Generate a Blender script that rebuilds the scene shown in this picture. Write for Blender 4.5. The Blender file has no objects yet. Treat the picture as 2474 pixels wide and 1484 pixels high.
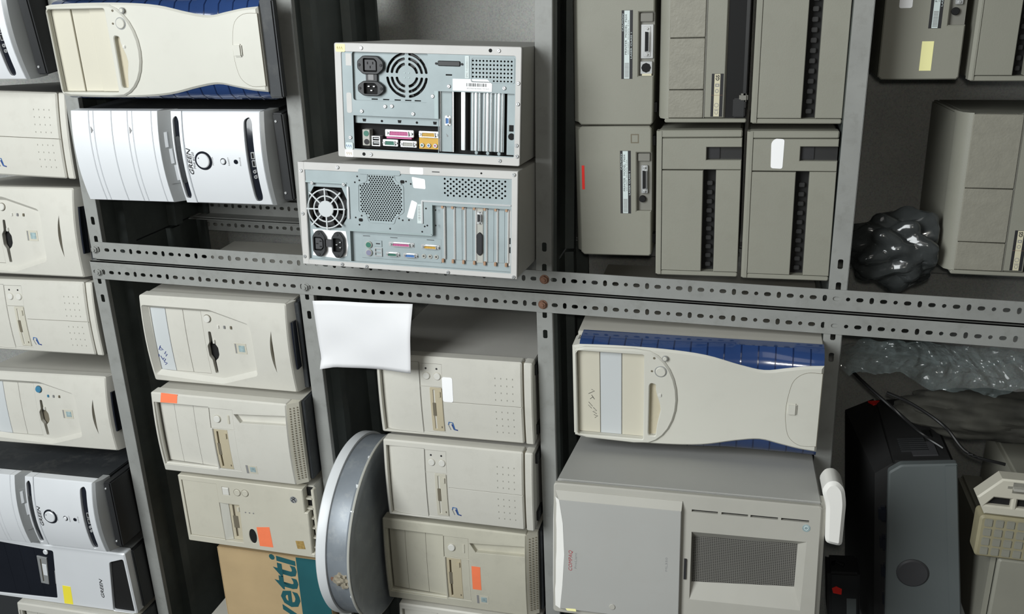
import bpy, bmesh, math, random
from mathutils import Vector, Matrix
from mathutils.geometry import delaunay_2d_cdt
random.seed(7)
SC = bpy.context.scene
COL = SC.collection
PI = math.pi

# ------------------------------------------------------------------ camera
# the photograph was taken with the phone turned on its side: world up is the left of the picture
cd = bpy.data.cameras.new('camera')
cam = bpy.data.objects.new('camera', cd)
COL.objects.link(cam)
r_ = Vector((-0.012925, 0.246784, -0.968984))
d_ = Vector((-0.939876, -0.333739, -0.072461))
n_ = Vector((-0.341270, 0.909789, 0.236260))
cam.matrix_world = Matrix(((r_.x, -d_.x, -n_.x, 0.6123236), (r_.y, -d_.y, -n_.y, -1.6603563),
                           (r_.z, -d_.z, -n_.z, 0.95), (0, 0, 0, 1)))
cd.sensor_fit = 'HORIZONTAL'
cd.sensor_width = 36.0
cd.lens = 36.0 * 2224.026 / 2474.0
cd.clip_start = 0.05
SC.camera = cam

# ------------------------------------------------------------------ light
SC.view_settings.view_transform = 'Standard'
SC.view_settings.look = 'None'
SC.view_settings.exposure = -0.5
SC.view_settings.gamma = 1.0
SC.view_settings.use_curve_mapping = False
world = bpy.data.worlds.new('world')
SC.world = world
world.use_nodes = True
wb = world.node_tree.nodes['Background']
wb.inputs[0].default_value = (0.86, 0.95, 1.0, 1)
wb.inputs[1].default_value = 0.05


def area_light(name, loc, target, sx, sy, watts, col):
    l = bpy.data.lights.new(name, 'AREA')
    l.shape = 'RECTANGLE'
    l.size, l.size_y, l.energy, l.color = sx, sy, watts, col
    o = bpy.data.objects.new(name, l)
    COL.objects.link(o)
    o.location = loc
    v = Vector(target) - Vector(loc)
    o.rotation_euler = v.to_track_quat('-Z', 'Y').to_euler()
    return o


# the window of the store room, high up behind the camera, and a weaker warm area light lower on the right
area_light('window_light', (1.2, -2.5, 2.75), (0.0, 0.0, 1.75), 1.9, 1.4, 150, (0.95, 0.99, 1.0))
area_light('side_light', (2.4, -2.6, 1.6), (0.0, 0.0, 1.3), 0.9, 1.6, 8, (1.0, 0.98, 0.94))
area_light('phone_flash', (0.66, -1.69, 0.95), (0.0, 0.0, 1.05), 0.03, 0.03, 4.5, (1.0, 0.97, 0.88))

# ------------------------------------------------------------------ materials
MATS = {}


def mat(name, rgb, rough=0.5, metal=0.0, var=0.06, scale=9.0, bump=0.0, bscale=250.0, dirt=None, dirt_amt=0.0,
        spec=0.5, trans=0.0, ior=1.45, coat=0.0, speck=None, alpha=1.0):
    m = bpy.data.materials.new(name)
    m.use_nodes = True
    nt = m.node_tree
    N, L = nt.nodes, nt.links
    b = N['Principled BSDF']
    b.inputs['Roughness'].default_value = rough
    b.inputs['Metallic'].default_value = metal
    b.inputs['Specular IOR Level'].default_value = spec
    b.inputs['Transmission Weight'].default_value = trans
    b.inputs['IOR'].default_value = ior
    b.inputs['Coat Weight'].default_value = coat
    b.inputs['Alpha'].default_value = alpha
    tc = N.new('ShaderNodeTexCoord')
    nz = N.new('ShaderNodeTexNoise')
    nz.inputs['Scale'].default_value = scale
    nz.inputs['Detail'].default_value = 4.0
    L.new(tc.outputs['Object'], nz.inputs['Vector'])
    rp = N.new('ShaderNodeValToRGB')
    rp.color_ramp.elements[0].position = 0.3
    rp.color_ramp.elements[1].position = 0.7
    lo = [max(0, c * (1 - var)) for c in rgb]
    hi = [min(1, c * (1 + var)) for c in rgb]
    rp.color_ramp.elements[0].color = (*lo, 1)
    rp.color_ramp.elements[1].color = (*hi, 1)
    L.new(nz.outputs['Fac'], rp.inputs['Fac'])
    out = rp.outputs['Color']
    if dirt:
        n2 = N.new('ShaderNodeTexNoise')
        n2.inputs['Scale'].default_value = scale * 2.3
        n2.inputs['Detail'].default_value = 8.0
        n2.inputs['Roughness'].default_value = 0.7
        L.new(tc.outputs['Object'], n2.inputs['Vector'])
        r2 = N.new('ShaderNodeValToRGB')
        r2.color_ramp.elements[0].position = 0.52
        r2.color_ramp.elements[1].position = 0.78
        r2.color_ramp.elements[0].color = (0, 0, 0, 1)
        r2.color_ramp.elements[1].color = (dirt_amt, dirt_amt, dirt_amt, 1)
        L.new(n2.outputs['Fac'], r2.inputs['Fac'])
        mx = N.new('ShaderNodeMixRGB')
        L.new(r2.outputs['Color'], mx.inputs['Fac'])
        L.new(out, mx.inputs['Color1'])
        mx.inputs['Color2'].default_value = (*dirt, 1)
        out = mx.outputs['Color']
    if speck:
        vo = N.new('ShaderNodeTexVoronoi')
        vo.inputs['Scale'].default_value = 330.0
        L.new(tc.outputs['Object'], vo.inputs['Vector'])
        mx = N.new('ShaderNodeMixRGB')
        mx.blend_type = 'OVERLAY'
        mx.inputs['Fac'].default_value = speck
        L.new(out, mx.inputs['Color1'])
        L.new(vo.outputs['Color'], mx.inputs['Color2'])
        hs = N.new('ShaderNodeHueSaturation')
        hs.inputs['Saturation'].default_value = 0.3
        L.new(mx.outputs['Color'], hs.inputs['Color'])
        out = hs.outputs['Color']
    L.new(out, b.inputs['Base Color'])
    if bump:
        n3 = N.new('ShaderNodeTexNoise')
        n3.inputs['Scale'].default_value = bscale
        n3.inputs['Detail'].default_value = 3.0
        L.new(tc.outputs['Object'], n3.inputs['Vector'])
        bp = N.new('ShaderNodeBump')
        bp.inputs['Strength'].default_value = bump
        bp.inputs['Distance'].default_value = 0.001
        L.new(n3.outputs['Fac'], bp.inputs['Height'])
        L.new(bp.outputs['Normal'], b.inputs['Normal'])
    MATS[name] = m
    return m


DUST = (0.33, 0.31, 0.26)
mat('beige', (0.60, 0.585, 0.525), 0.45, var=0.03, bump=0.05, dirt=DUST, dirt_amt=0.18)
mat('beige_warm', (0.56, 0.535, 0.445), 0.45, var=0.04, bump=0.05, dirt=DUST, dirt_amt=0.2)
mat('beige_yellow', (0.52, 0.47, 0.35), 0.45, var=0.05, dirt=DUST, dirt_amt=0.25)
mat('beige_dirty', (0.52, 0.50, 0.41), 0.5, var=0.05, bump=0.05, dirt=DUST, dirt_amt=0.35)
mat('cream', (0.61, 0.60, 0.535), 0.32, var=0.02, dirt=DUST, dirt_amt=0.08)
mat('cream_bay', (0.60, 0.57, 0.47), 0.4, var=0.02)
mat('white_grey', (0.56, 0.585, 0.59), 0.4, var=0.02)
mat('floppy_tan', (0.50, 0.44, 0.31), 0.45, var=0.03)
mat('dimple', (0.30, 0.29, 0.25), 0.6, var=0.05)
mat('slot_shadow', (0.16, 0.14, 0.10), 0.7, var=0.05)
mat('button', (0.66, 0.65, 0.60), 0.35, var=0.01)
mat('silver', (0.80, 0.82, 0.84), 0.36, metal=0.15, var=0.02)
mat('silver_dark', (0.36, 0.37, 0.37), 0.4, metal=0.3, var=0.04)
mat('gloss_black', (0.012, 0.014, 0.02), 0.12, var=0.1, coat=0.4)
mat('black_plastic', (0.022, 0.023, 0.024), 0.45, var=0.15)
mat('black_case', (0.03, 0.033, 0.036), 0.5, var=0.2, dirt=(0.12, 0.12, 0.11), dirt_amt=0.5)
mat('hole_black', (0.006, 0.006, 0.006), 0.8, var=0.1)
mat('blue_rib', (0.008, 0.02, 0.07), 0.2, var=0.1, coat=0.5)
mat('blue_plastic', (0.022, 0.05, 0.15), 0.14, var=0.12, coat=0.6)
mat('case_beige', (0.50, 0.485, 0.43), 0.5, var=0.03, bump=0.12, bscale=600, dirt=DUST, dirt_amt=0.15)
mat('case_grey', (0.40, 0.39, 0.36), 0.5, var=0.04, bump=0.12, bscale=600, dirt=DUST, dirt_amt=0.25)
mat('zinc', (0.33, 0.385, 0.395), 0.55, metal=0.15, var=0.07, scale=22, dirt=(0.36, 0.42, 0.43), dirt_amt=0.4)
mat('zinc_dark', (0.30, 0.36, 0.36), 0.5, metal=0.4, var=0.08, scale=16)
mat('chrome', (0.60, 0.61, 0.61), 0.28, metal=0.5, var=0.04)
mat('rim_paint', (0.56, 0.55, 0.53), 0.45, var=0.03, dirt=DUST, dirt_amt=0.2)
mat('rack_grey', (0.285, 0.29, 0.275), 0.42, var=0.07, scale=14, bump=0.1, bscale=120, dirt=(0.17, 0.17, 0.15), dirt_amt=0.5)
mat('rack_dark', (0.15, 0.155, 0.145), 0.5, var=0.12, scale=14, dirt=(0.08, 0.08, 0.07), dirt_amt=0.5)
mat('tray_steel', (0.10, 0.115, 0.11), 0.42, metal=0.3, var=0.15, scale=12, dirt=(0.17, 0.17, 0.15), dirt_amt=0.4)  # shelf trays and ribs, darker than the grey lip
mat('rust', (0.19, 0.10, 0.065), 0.8, var=0.3, scale=60)
mat('wall_olive', (0.36, 0.365, 0.295), 0.75, var=0.12, scale=6, bump=0.3, bscale=180, speck=0.16)
mat('floor_grey', (0.10, 0.10, 0.095), 0.7, var=0.15, scale=4)
mat('printer', (0.268, 0.265, 0.22), 0.5, var=0.03, bump=0.15, bscale=500, dirt=(0.2, 0.19, 0.15), dirt_amt=0.22)
mat('printer_dark', (0.20, 0.195, 0.17), 0.55, var=0.05)
mat('printer_pebble', (0.27, 0.26, 0.215), 0.4, var=0.06, scale=60, bump=0.5, bscale=260)
mat('compaq', (0.395, 0.395, 0.375), 0.5, var=0.02, bump=0.06, dirt=DUST, dirt_amt=0.12)
mat('compaq_warm', (0.42, 0.41, 0.365), 0.5, var=0.03, dirt=DUST, dirt_amt=0.15)
mat('mesh_grey', (0.16, 0.155, 0.14), 0.6, var=0.06)
mat('white_foot_lit_edge', (0.80, 0.79, 0.75), 0.4, var=0.02)
mat('paper', (0.80, 0.80, 0.81), 0.7, var=0.015, scale=14)
mat('sticker_white', (1.0, 1.0, 1.0), 0.6, var=0.005)
mat('sticker_yellow', (0.97, 0.83, 0.06), 0.6, var=0.01)
mat('sticker_cream', (0.97, 0.93, 0.45), 0.6, var=0.01)
mat('sticker_orange', (0.97, 0.23, 0.10), 0.6, var=0.03, scale=40)
mat('sticker_red', (0.90, 0.03, 0.02), 0.6, var=0.02)
mat('label_cool', (0.62, 0.70, 0.69), 0.4, var=0.02)
mat('label_grey', (0.42, 0.42, 0.38), 0.5, var=0.03)
mat('label_cream', (0.62, 0.58, 0.42), 0.5, var=0.02)
mat('ink_black', (0.02, 0.02, 0.022), 0.6, var=0.1)
mat('ink_grey', (0.25, 0.25, 0.25), 0.6, var=0.1)
mat('ink_blue', (0.03, 0.05, 0.20), 0.6, var=0.1)
mat('ink_red', (0.38, 0.04, 0.05), 0.6, var=0.1)
mat('badge_teal', (0.30, 0.39, 0.40), 0.3, var=0.25, scale=150)
mat('badge_blue', (0.05, 0.14, 0.36), 0.3, var=0.2, scale=150)
mat('badge_brown', (0.36, 0.24, 0.08), 0.5, var=0.3, scale=120)
mat('button_blue', (0.06, 0.22, 0.36), 0.35, var=0.1)
mat('pink', (0.52, 0.10, 0.26), 0.45, var=0.05)
mat('port_yellow', (0.62, 0.36, 0.04), 0.45, var=0.05)
mat('port_green', (0.03, 0.16, 0.11), 0.45, var=0.1)
mat('port_blue', (0.06, 0.20, 0.52), 0.45, var=0.1)
mat('port_lilac', (0.22, 0.22, 0.32), 0.5, var=0.1)
mat('copper', (0.40, 0.25, 0.16), 0.45, metal=0.5, var=0.1)
mat('cardboard', (0.50, 0.365, 0.20), 0.75, var=0.06, scale=12, bump=0.15, bscale=90)
mat('teal_print', (0.015, 0.10, 0.115), 0.65, var=0.1)
mat('tin_white', (0.68, 0.70, 0.71), 0.35, var=0.03)
mat('tin_grey', (0.23, 0.255, 0.28), 0.42, metal=0.2, var=0.1, scale=18, dirt=(0.5, 0.5, 0.47), dirt_amt=0.35)
mat('tin_under', (0.12, 0.13, 0.14), 0.5, var=0.15, scale=18)
mat('fluff', (0.30, 0.265, 0.20), 0.9, var=0.2, scale=90)
mat('dev_grey', (0.11, 0.125, 0.125), 0.55, var=0.04)
mat('dev_black', (0.02, 0.02, 0.02), 0.5, var=0.2)
mat('dev_knob', (0.05, 0.05, 0.053), 0.5, var=0.1)
mat('old_beige', (0.27, 0.265, 0.22), 0.55, var=0.06)
mat('old_yellow', (0.30, 0.27, 0.17), 0.55, var=0.08, scale=30)
mat('bag_dark', (0.05, 0.055, 0.055), 0.2, var=0.3, scale=20, coat=0.8, alpha=0.85)
mat('bag_clear', (0.22, 0.27, 0.27), 0.08, var=0.2, scale=30, coat=1.0, spec=0.9, alpha=0.24)
mat('cable', (0.008, 0.008, 0.008), 0.4, var=0.1)
mat('cloth_dark', (0.035, 0.034, 0.027), 0.85, var=0.35, scale=25)


# ------------------------------------------------------------------ mesh builder: millimetres; x right, y into the shelf, z up
def area2(p):
    return sum(p[i][0] * p[(i + 1) % len(p)][1] - p[(i + 1) % len(p)][0] * p[i][1] for i in range(len(p)))


def ccw(p):
    p = [(float(a), float(b)) for a, b in p]
    return p if area2(p) > 0 else p[::-1]


def inset(p, c):
    """move a CCW loop inwards by c (outwards when c < 0)"""
    n = len(p)
    out = []
    for i in range(n):
        a, b, d = Vector(p[i - 1]), Vector(p[i]), Vector(p[(i + 1) % n])
        e1, e2 = (b - a), (d - b)
        if e1.length < 1e-9 or e2.length < 1e-9:
            out.append(tuple(b)); continue
        e1.normalize(); e2.normalize()
        n1, n2 = Vector((-e1.y, e1.x)), Vector((-e2.y, e2.x))
        m = n1 + n2
        if m.length < 1e-6:
            out.append(tuple(b)); continue
        m.normalize()
        k = c / max(0.45, m.dot(n1))
        out.append((b.x + m.x * k, b.y + m.y * k))
    return out


def pip(x, y, p):
    r = False
    j = len(p) - 1
    for i in range(len(p)):
        xi, yi = p[i]; xj, yj = p[j]
        if (yi > y) != (yj > y) and x < (xj - xi) * (y - yi) / (yj - yi) + xi:
            r = not r
        j = i
    return r


def triangulate(loops):
    vs, es = [], []
    for lp in loops:
        o = len(vs)
        vs += [Vector(p) for p in lp]
        es += [(o + i, o + (i + 1) % len(lp)) for i in range(len(lp))]
    v, e, f, *_ = delaunay_2d_cdt(vs, es, [], 0, 1e-5)
    tris = []
    for t in f:
        cx = sum(v[i].x for i in t) / 3
        cy = sum(v[i].y for i in t) / 3
        if pip(cx, cy, loops[0]) and not any(pip(cx, cy, h) for h in loops[1:]):
            tris.append(t)
    return v, tris


def rect(x0, z0, x1, z1):
    return [(x0, z0), (x1, z0), (x1, z1), (x0, z1)]


def rrect(x0, z0, x1, z1, r, n=4):
    out = []
    for cx, cz, a0 in ((x1 - r, z0 + r, -90), (x1 - r, z1 - r, 0), (x0 + r, z1 - r, 90), (x0 + r, z0 + r, 180)):
        for k in range(n + 1):
            a = math.radians(a0 + 90 * k / n)
            out.append((cx + r * math.cos(a), cz + r * math.sin(a)))
    return out


def rpoly(p, r, n=3):
    """polygon with rounded corners"""
    p = ccw(p)
    out = []
    for i in range(len(p)):
        a, b, c = Vector(p[i - 1]), Vector(p[i]), Vector(p[(i + 1) % len(p)])
        d1, d2 = (a - b), (c - b)
        k = min(r, d1.length * .45, d2.length * .45)
        s, e = b + d1.normalized() * k, b + d2.normalized() * k
        for j in range(n + 1):
            t = j / n
            q = s * (1 - t) ** 2 + b * 2 * t * (1 - t) + e * t * t
            out.append((q.x, q.y))
    return out


def circle(cx, cz, r, n=20, rz=None):
    rz = rz or r
    return [(cx + r * math.cos(2 * PI * k / n), cz + rz * math.sin(2 * PI * k / n)) for k in range(n)]


def spline(p, n=5):
    """open Catmull-Rom through p"""
    out = []
    for i in range(len(p) - 1):
        a, b, c, d = p[max(0, i - 1)], p[i], p[i + 1], p[min(len(p) - 1, i + 2)]
        for k in range(n):
            t = k / n
            out.append(tuple(.5 * (2 * b[j] + (c[j] - a[j]) * t + (2 * a[j] - 5 * b[j] + 4 * c[j] - d[j]) * t * t
                                   + (3 * b[j] - a[j] - 3 * c[j] + d[j]) * t ** 3) for j in range(len(b))))
    out.append(tuple(p[-1]))
    return out


class B:
    def __init__(s):
        s.bm = bmesh.new()

    def quads(s, la, lb, close=True):
        n = len(la)
        for i in range(n if close else n - 1):
            j = (i + 1) % n
            try:
                s.bm.faces.new((la[i], la[j], lb[j], lb[i]))
            except ValueError:
                pass

    def plate(s, outer, y0, y1, holes=(), ch=0.0, hch=None, back=False):
        """a slab cut to an outline in x,z with holes; y0 front, y1 back; ch chamfers the front edges"""
        hch = ch if hch is None else hch
        outer = ccw(outer)
        holes = [ccw(h) for h in holes]
        fl = [inset(outer, ch) if ch else outer] + [inset(h, -hch) if hch else h for h in holes]
        v, t = triangulate(fl)
        vv = [s.bm.verts.new((p.x, y0, p.y)) for p in v]
        for f in t:
            try:
                s.bm.faces.new([vv[i] for i in f])
            except ValueError:
                pass
        if back:
            v2, t2 = triangulate([outer] + holes)
            v3 = [s.bm.verts.new((p.x, y1, p.y)) for p in v2]
            for f in t2:
                s.bm.faces.new([v3[i] for i in f])
        for k, (lp, fr) in enumerate(zip([outer] + holes, fl)):
            c = ch if k == 0 else hch
            a = [s.bm.verts.new((x, y0, z)) for x, z in fr]
            m = [s.bm.verts.new((x, y0 + c, z)) for x, z in lp] if c else a
            b = [s.bm.verts.new((x, y1, z)) for x, z in lp]
            if c:
                s.quads(a, m)
            s.quads(m, b)
        return s

    def box(s, x0, x1, y0, y1, z0, z1, ch=0.0):
        r = bmesh.ops.create_cube(s.bm, size=1)
        for v in r['verts']:
            v.co = ((x0 + x1) / 2 + v.co.x * (x1 - x0), (y0 + y1) / 2 + v.co.y * (y1 - y0),
                    (z0 + z1) / 2 + v.co.z * (z1 - z0))
        if ch:
            es = {e for v in r['verts'] for e in v.link_edges}
            bmesh.ops.bevel(s.bm, geom=list(es), offset=ch, segments=2, affect='EDGES', clamp_overlap=True)
        return s

    def hexa(s, pts):
        """eight corners: front (y0) TL TR BR BL then back"""
        v = [s.bm.verts.new(p) for p in pts]
        for f in ((0, 1, 2, 3), (7, 6, 5, 4), (0, 4, 5, 1), (1, 5, 6, 2), (2, 6, 7, 3), (3, 7, 4, 0)):
            s.bm.faces.new([v[i] for i in f])
        return s

    def ring(s, cx, cz, r0, r1, y0, y1, n=28):
        return s.plate(circle(cx, cz, r1, n), y0, y1, [circle(cx, cz, r0, n)], ch=min(.6, (r1 - r0) * .3))

    def disc(s, cx, cz, r, y0, y1, n=20, ch=0.0):
        return s.plate(circle(cx, cz, r, n), y0, y1, ch=ch)

    def prism_x(s, prof, x0, x1):
        """profile in (y,z) swept along x"""
        v, t = triangulate([ccw(prof)])
        a = [s.bm.verts.new((x0, p.x, p.y)) for p in v]
        b = [s.bm.verts.new((x1, p.x, p.y)) for p in v]
        for f in t:
            s.bm.faces.new([a[i] for i in f]); s.bm.faces.new([b[i] for i in reversed(f)])
        n = len(prof)
        s.quads(a[:n], b[:n])
        return s

    def tube(s, path, r, n=8):
        path = [Vector(p) for p in path]
        rings = []
        up = Vector((0.3, 0.2, 0.93)).normalized()
        for i, p in enumerate(path):
            t = (path[min(i + 1, len(path) - 1)] - path[max(i - 1, 0)]).normalized()
            a = t.cross(up)
            if a.length < 1e-3:
                a = t.cross(Vector((1, 0, 0)))
            a.normalize()
            b = t.cross(a)
            rings.append([s.bm.verts.new(p + a * r * math.cos(2 * PI * k / n) + b * r * math.sin(2 * PI * k / n)) for k in range(n)])
        for a, b in zip(rings, rings[1:]):
            s.quads(a, b)
        s.bm.faces.new(rings[0]); s.bm.faces.new(rings[-1][::-1])
        return s

    def lathe(s, prof, cx=0, cy=0, n=64, caps=True):
        """profile (r,z) turned about z"""
        rings = [[s.bm.verts.new((cx + r * math.cos(2 * PI * k / n), cy + r * math.sin(2 * PI * k / n), z)) for k in range(n)] for r, z in prof]
        for a, b in zip(rings, rings[1:]):
            s.quads(a, b)
        if caps:
            s.bm.faces.new(rings[0]); s.bm.faces.new(rings[-1])
        return s

    def stroke(s, pts, w, y0, y1):
        """pen stroke as a thin ribbon in x,z"""
        p = [Vector(q) for q in pts]
        l, r = [], []
        for i in range(len(p)):
            t = (p[min(i + 1, len(p) - 1)] - p[max(0, i - 1)])
            t.normalize()
            nn = Vector((-t.y, t.x)) * w / 2
            l.append(tuple(p[i] + nn)); r.append(tuple(p[i] - nn))
        for i in range(len(p) - 1):
            s.plate([l[i], l[i + 1], r[i + 1], r[i]], y0, y1)
        return s

    def cut(s, xs=(), zs=()):
        for x in xs:
            bmesh.ops.bisect_plane(s.bm, geom=s.bm.verts[:] + s.bm.edges[:] + s.bm.faces[:], plane_co=(x, 0, 0), plane_no=(1, 0, 0))
        for z in zs:
            bmesh.ops.bisect_plane(s.bm, geom=s.bm.verts[:] + s.bm.edges[:] + s.bm.faces[:], plane_co=(0, 0, z), plane_no=(0, 0, 1))
        return s


def mesh_obj(name, b, material, parent=None, label=None, warp=None, smooth=35, kind=None, unit=0.001):
    bm = b.bm
    if warp:
        for v in bm.verts:
            v.co = warp(v.co)
    bmesh.ops.remove_doubles(bm, verts=bm.verts, dist=0.0005)
    bmesh.ops.recalc_face_normals(bm, faces=bm.faces)
    bmesh.ops.scale(bm, vec=(unit,) * 3, verts=bm.verts)
    me = bpy.data.meshes.new(name)
    bm.to_mesh(me)
    bm.free()
    me.materials.append(MATS[material])
    if smooth:
        me.polygons.foreach_set('use_smooth', [True] * len(me.polygons))
        me.set_sharp_from_angle(angle=math.radians(smooth))
    o = bpy.data.objects.new(name, me)
    COL.objects.link(o)
    if parent:
        o.parent = parent
    if label:
        o['label'] = label
    if kind:
        o['kind'] = kind
    return o


def text_obj(name, body, material, parent, x, z, width, height, y, yaw=0, shear=0.0, bold=0.0, flip=False, label=None, depth=0.3, rot=0.0):
    cu = bpy.data.curves.new(name, 'FONT')
    cu.body = body
    cu.shear = shear
    cu.offset = bold
    cu.resolution_u = 2
    to = bpy.data.objects.new(name, cu)
    COL.objects.link(to)
    me = bpy.data.meshes.new_from_object(to.evaluated_get(bpy.context.evaluated_depsgraph_get()))
    bpy.data.objects.remove(to)
    bpy.data.curves.remove(cu)
    xs = [v.co.x for v in me.vertices]; ys = [v.co.y for v in me.vertices]
    x0, x1, y0, y1 = min(xs), max(xs), min(ys), max(ys)
    c, s_ = math.cos(rot), math.sin(rot)
    for v in me.vertices:
        a = (v.co.x - x0) / (x1 - x0) * width - width / 2
        q = (v.co.y - y0) / (y1 - y0) * height - height / 2
        a, q = c * a - s_ * q, s_ * a + c * q
        v.co = ((x + width / 2 + a) * .001, y * .001, (z + height / 2 + q) * .001)
    me.materials.clear()
    me.materials.append(MATS[material])
    me.name = name
    o = bpy.data.objects.new(name, me)
    COL.objects.link(o)
    o.parent = parent
    if label:
        o['label'] = label
    return o


class Thing:
    def __init__(s, name, label, cat, loc, yaw=0.0, roll=0.0, group=None):
        o = bpy.data.objects.new(name, None)
        o.empty_display_size = 0.05
        COL.objects.link(o)
        o.location = loc
        o.rotation_euler = (0, -math.radians(roll), math.radians(yaw))
        o['label'], o['category'] = label, cat
        if group:
            o['group'] = group
        s.o = o
        s.warp = None
        s.cuts = ()

    def add(s, name, material, b, parent=None, label=None, warp=True, kind=None, smooth=35):
        w = s.warp if warp else None
        if w and s.cuts:
            b.cut(xs=s.cuts)
        return mesh_obj(name, b, material, parent or s.o, label, w, smooth, kind)

    def plate(s, name, material, outer, y0, y1, parent=None, label=None, warp=True, **k):
        return s.add(name, material, B().plate(outer, y0, y1, **k), parent, label, warp)

    def box(s, name, material, *a, parent=None, label=None, warp=True, ch=0.0):
        return s.add(name, material, B().box(*a, ch=ch), parent, label, warp)

    def text(s, name, body, material, x, z, w, h, y, parent=None, **k):
        o = text_obj(name, body, material, parent or s.o, x, z, w, h, y, **k)
        if s.warp:
            for v in o.data.vertices:
                v.co = s.warp(v.co * 1000) * .001
        return o


def tag(o, label, cat, group=None):
    o['label'], o['category'] = label, cat
    if group:
        o['group'] = group
    return o


def structure(o):
    o['kind'] = 'structure'
    return o

# ------------------------------------------------------------------ the setting
def slab(name, material, x0, x1, y0, y1, z0, z1):
    return structure(mesh_obj(name, B().box(x0, x1, y0, y1, z0, z1), material, smooth=0))


slab('wall_back', 'wall_olive', -9000, 9000, 520, 640, 0, 3300)
slab('floor', 'floor_grey', -9000, 9000, -12000, 520, -60, 0)


# ------------------------------------------------------------------ slotted-angle racks
def post_bm(sign, ztop, zslot, xh, back=False):
    """L-section upright; corner at x=0, front flange runs to sign*41 mm; slots every 20 mm"""
    b = B()
    x0, x1 = (0, 41) if sign > 0 else (-41, 0)
    z = ztop
    k0 = int(round((ztop - zslot) / 20))
    ya, yb = (-2, 0) if not back else (0, 2)
    n = int(ztop // 20)
    for i in range(n):
        zc = ztop - 20 * i - 10
        j = round((zslot - zc) / 20)
        ty = j % 4
        off = sign * xh
        zh = zslot - 20 * j
        if ty in (0, 2):
            h = rrect(off - 4, zh - 6.3, off + 4, zh + 6.3, 3.9, 2)
        elif ty == 1:
            h = circle(off, zh, 3.9, 8)
        else:
            h = rrect(off - 6.2, zh - 3.7, off + 6.2, zh + 3.7, 3.6, 2)
        b.plate(rect(x0, zh - 10, x1, zh + 10), ya, yb, [h], ch=0, hch=0, back=True)
    zb = zslot - 20 * round((zslot - (ztop - 20 * (n - 1) - 10)) / 20) - 10
    xs = (-2, 0) if sign < 0 else (0, 2)
    if back:
        b.box(xs[0], xs[1], -40, 2, zb, zslot - 20 * round((zslot - (ztop - 10)) / 20) + 10)
    else:
        b.box(xs[0], xs[1], -2, 40, zb, zslot - 20 * round((zslot - (ztop - 10)) / 20) + 10)
    return b


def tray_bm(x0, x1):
    """dark steel tray: top sheet, back lip and two stiffening ribs"""
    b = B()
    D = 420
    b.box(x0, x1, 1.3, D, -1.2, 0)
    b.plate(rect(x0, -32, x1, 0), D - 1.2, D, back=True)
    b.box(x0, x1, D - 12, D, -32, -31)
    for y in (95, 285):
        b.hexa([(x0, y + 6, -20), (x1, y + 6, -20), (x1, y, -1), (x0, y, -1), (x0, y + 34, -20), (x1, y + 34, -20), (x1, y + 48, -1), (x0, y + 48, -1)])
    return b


def lip_bm(x0, x1, inner):
    """painted front edge, turned in at the bottom, with slot holes near the inner end"""
    b = B()
    sg = 1 if inner == 'left' else -1
    e = x0 if inner == 'left' else x1
    holes = []
    for q in (43, 86):
        c = e + sg * q
        holes.append(rrect(c - 9, -21, c + 9, -12, 2, 1))
    b.plate(rect(x0, -32, x1, 0), 0, 1.2, holes, ch=.5, hch=0, back=True)
    b.box(x0, x1, 0, 12, -32, -31)
    return b


def bolt_bm():
    b = B()
    b.plate(circle(0, 0, 7.5, 6), -8, -2, ch=.8)
    b.disc(0, 0, 9.5, -3.2, -2, 14)
    b.disc(0, 0, 3.6, -10.5, -7, 10, ch=.6)
    return b


def rack(label, inner, xin, xout, shelves, zs, xh, bolts):
    """inner: which end of the rack is the pair of posts in the middle of the photograph"""
    t = Thing('metal_shelving_rack', label, 'shelving', (xin, 0, 0), group='slotted metal racks')
    s = 1 if inner == 'left' else -1
    L = (xout - xin) * 1000
    p = t.add('post', 'rack_grey', post_bm(s, 2336, zs, xh))
    pb = t.add('post', 'rack_grey', post_bm(s, 2336, zs, xh, True))
    pb.location = (0, .423, 0)
    me = post_bm(-s, 2336, zs, xh)
    pf = t.add('post', 'rack_grey', me)
    pf.location = (L * .001, 0, 0)
    c = t.add('post', 'rack_grey', post_bm(-s, 2336, zs, xh, True))
    c.location = (L * .001, .423, 0)
    for (z, tilt) in shelves:
        x0, x1 = (2.2, L - 2.5) if s > 0 else (L + 2.5, -2.2)
        sh = t.add('shelf', 'tray_steel', tray_bm(x0, x1), label='dark steel tray')
        t.add('shelf_lip', 'rack_grey', lip_bm(x0, x1, inner), parent=sh, label='painted front lip of the shelf')
        sh.location = (0, .0005, z + xin * tilt)
        sh.rotation_euler = (0, -math.atan(tilt), 0)
    for i, (z, rusty) in enumerate(bolts):
        bo = t.add('bolt', 'rust' if rusty else 'rack_grey', bolt_bm(), label='rusted bolt head' if rusty else None)
        bo.location = (s * xh * .001, 0, z)
    return t


SHELVES = {'S0R': (2.338, 0.0), 'S1R': (1.8265, .0114), 'S2R': (1.3320, .0015), 'S3R': (0.7905, .018), 'S4R': (0.33, 0.0),
           'S0L': (2.348, .020), 'S1L': (1.843, .0284), 'S2L': (1.332, .0262), 'S3L': (0.792, .0284), 'S4L': (0.30, 0.0)}      # height at x = 0, slope
rack('grey slotted metal rack filling the upper half of the picture, holding the printers', 'left', 0.0285, 1.05,
     [SHELVES['S%dR' % i] for i in range(5)], 2296.5, 24, [(2.326, False), (1.315, True)])
rack('grey slotted metal rack filling the lower half of the picture, holding the server tower', 'right', 0.0250, -1.24,
     [SHELVES['S%dL' % i] for i in range(5)], 2294.4, 24.5, [(2.326, False), (1.826, False), (1.318, True)])


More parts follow.
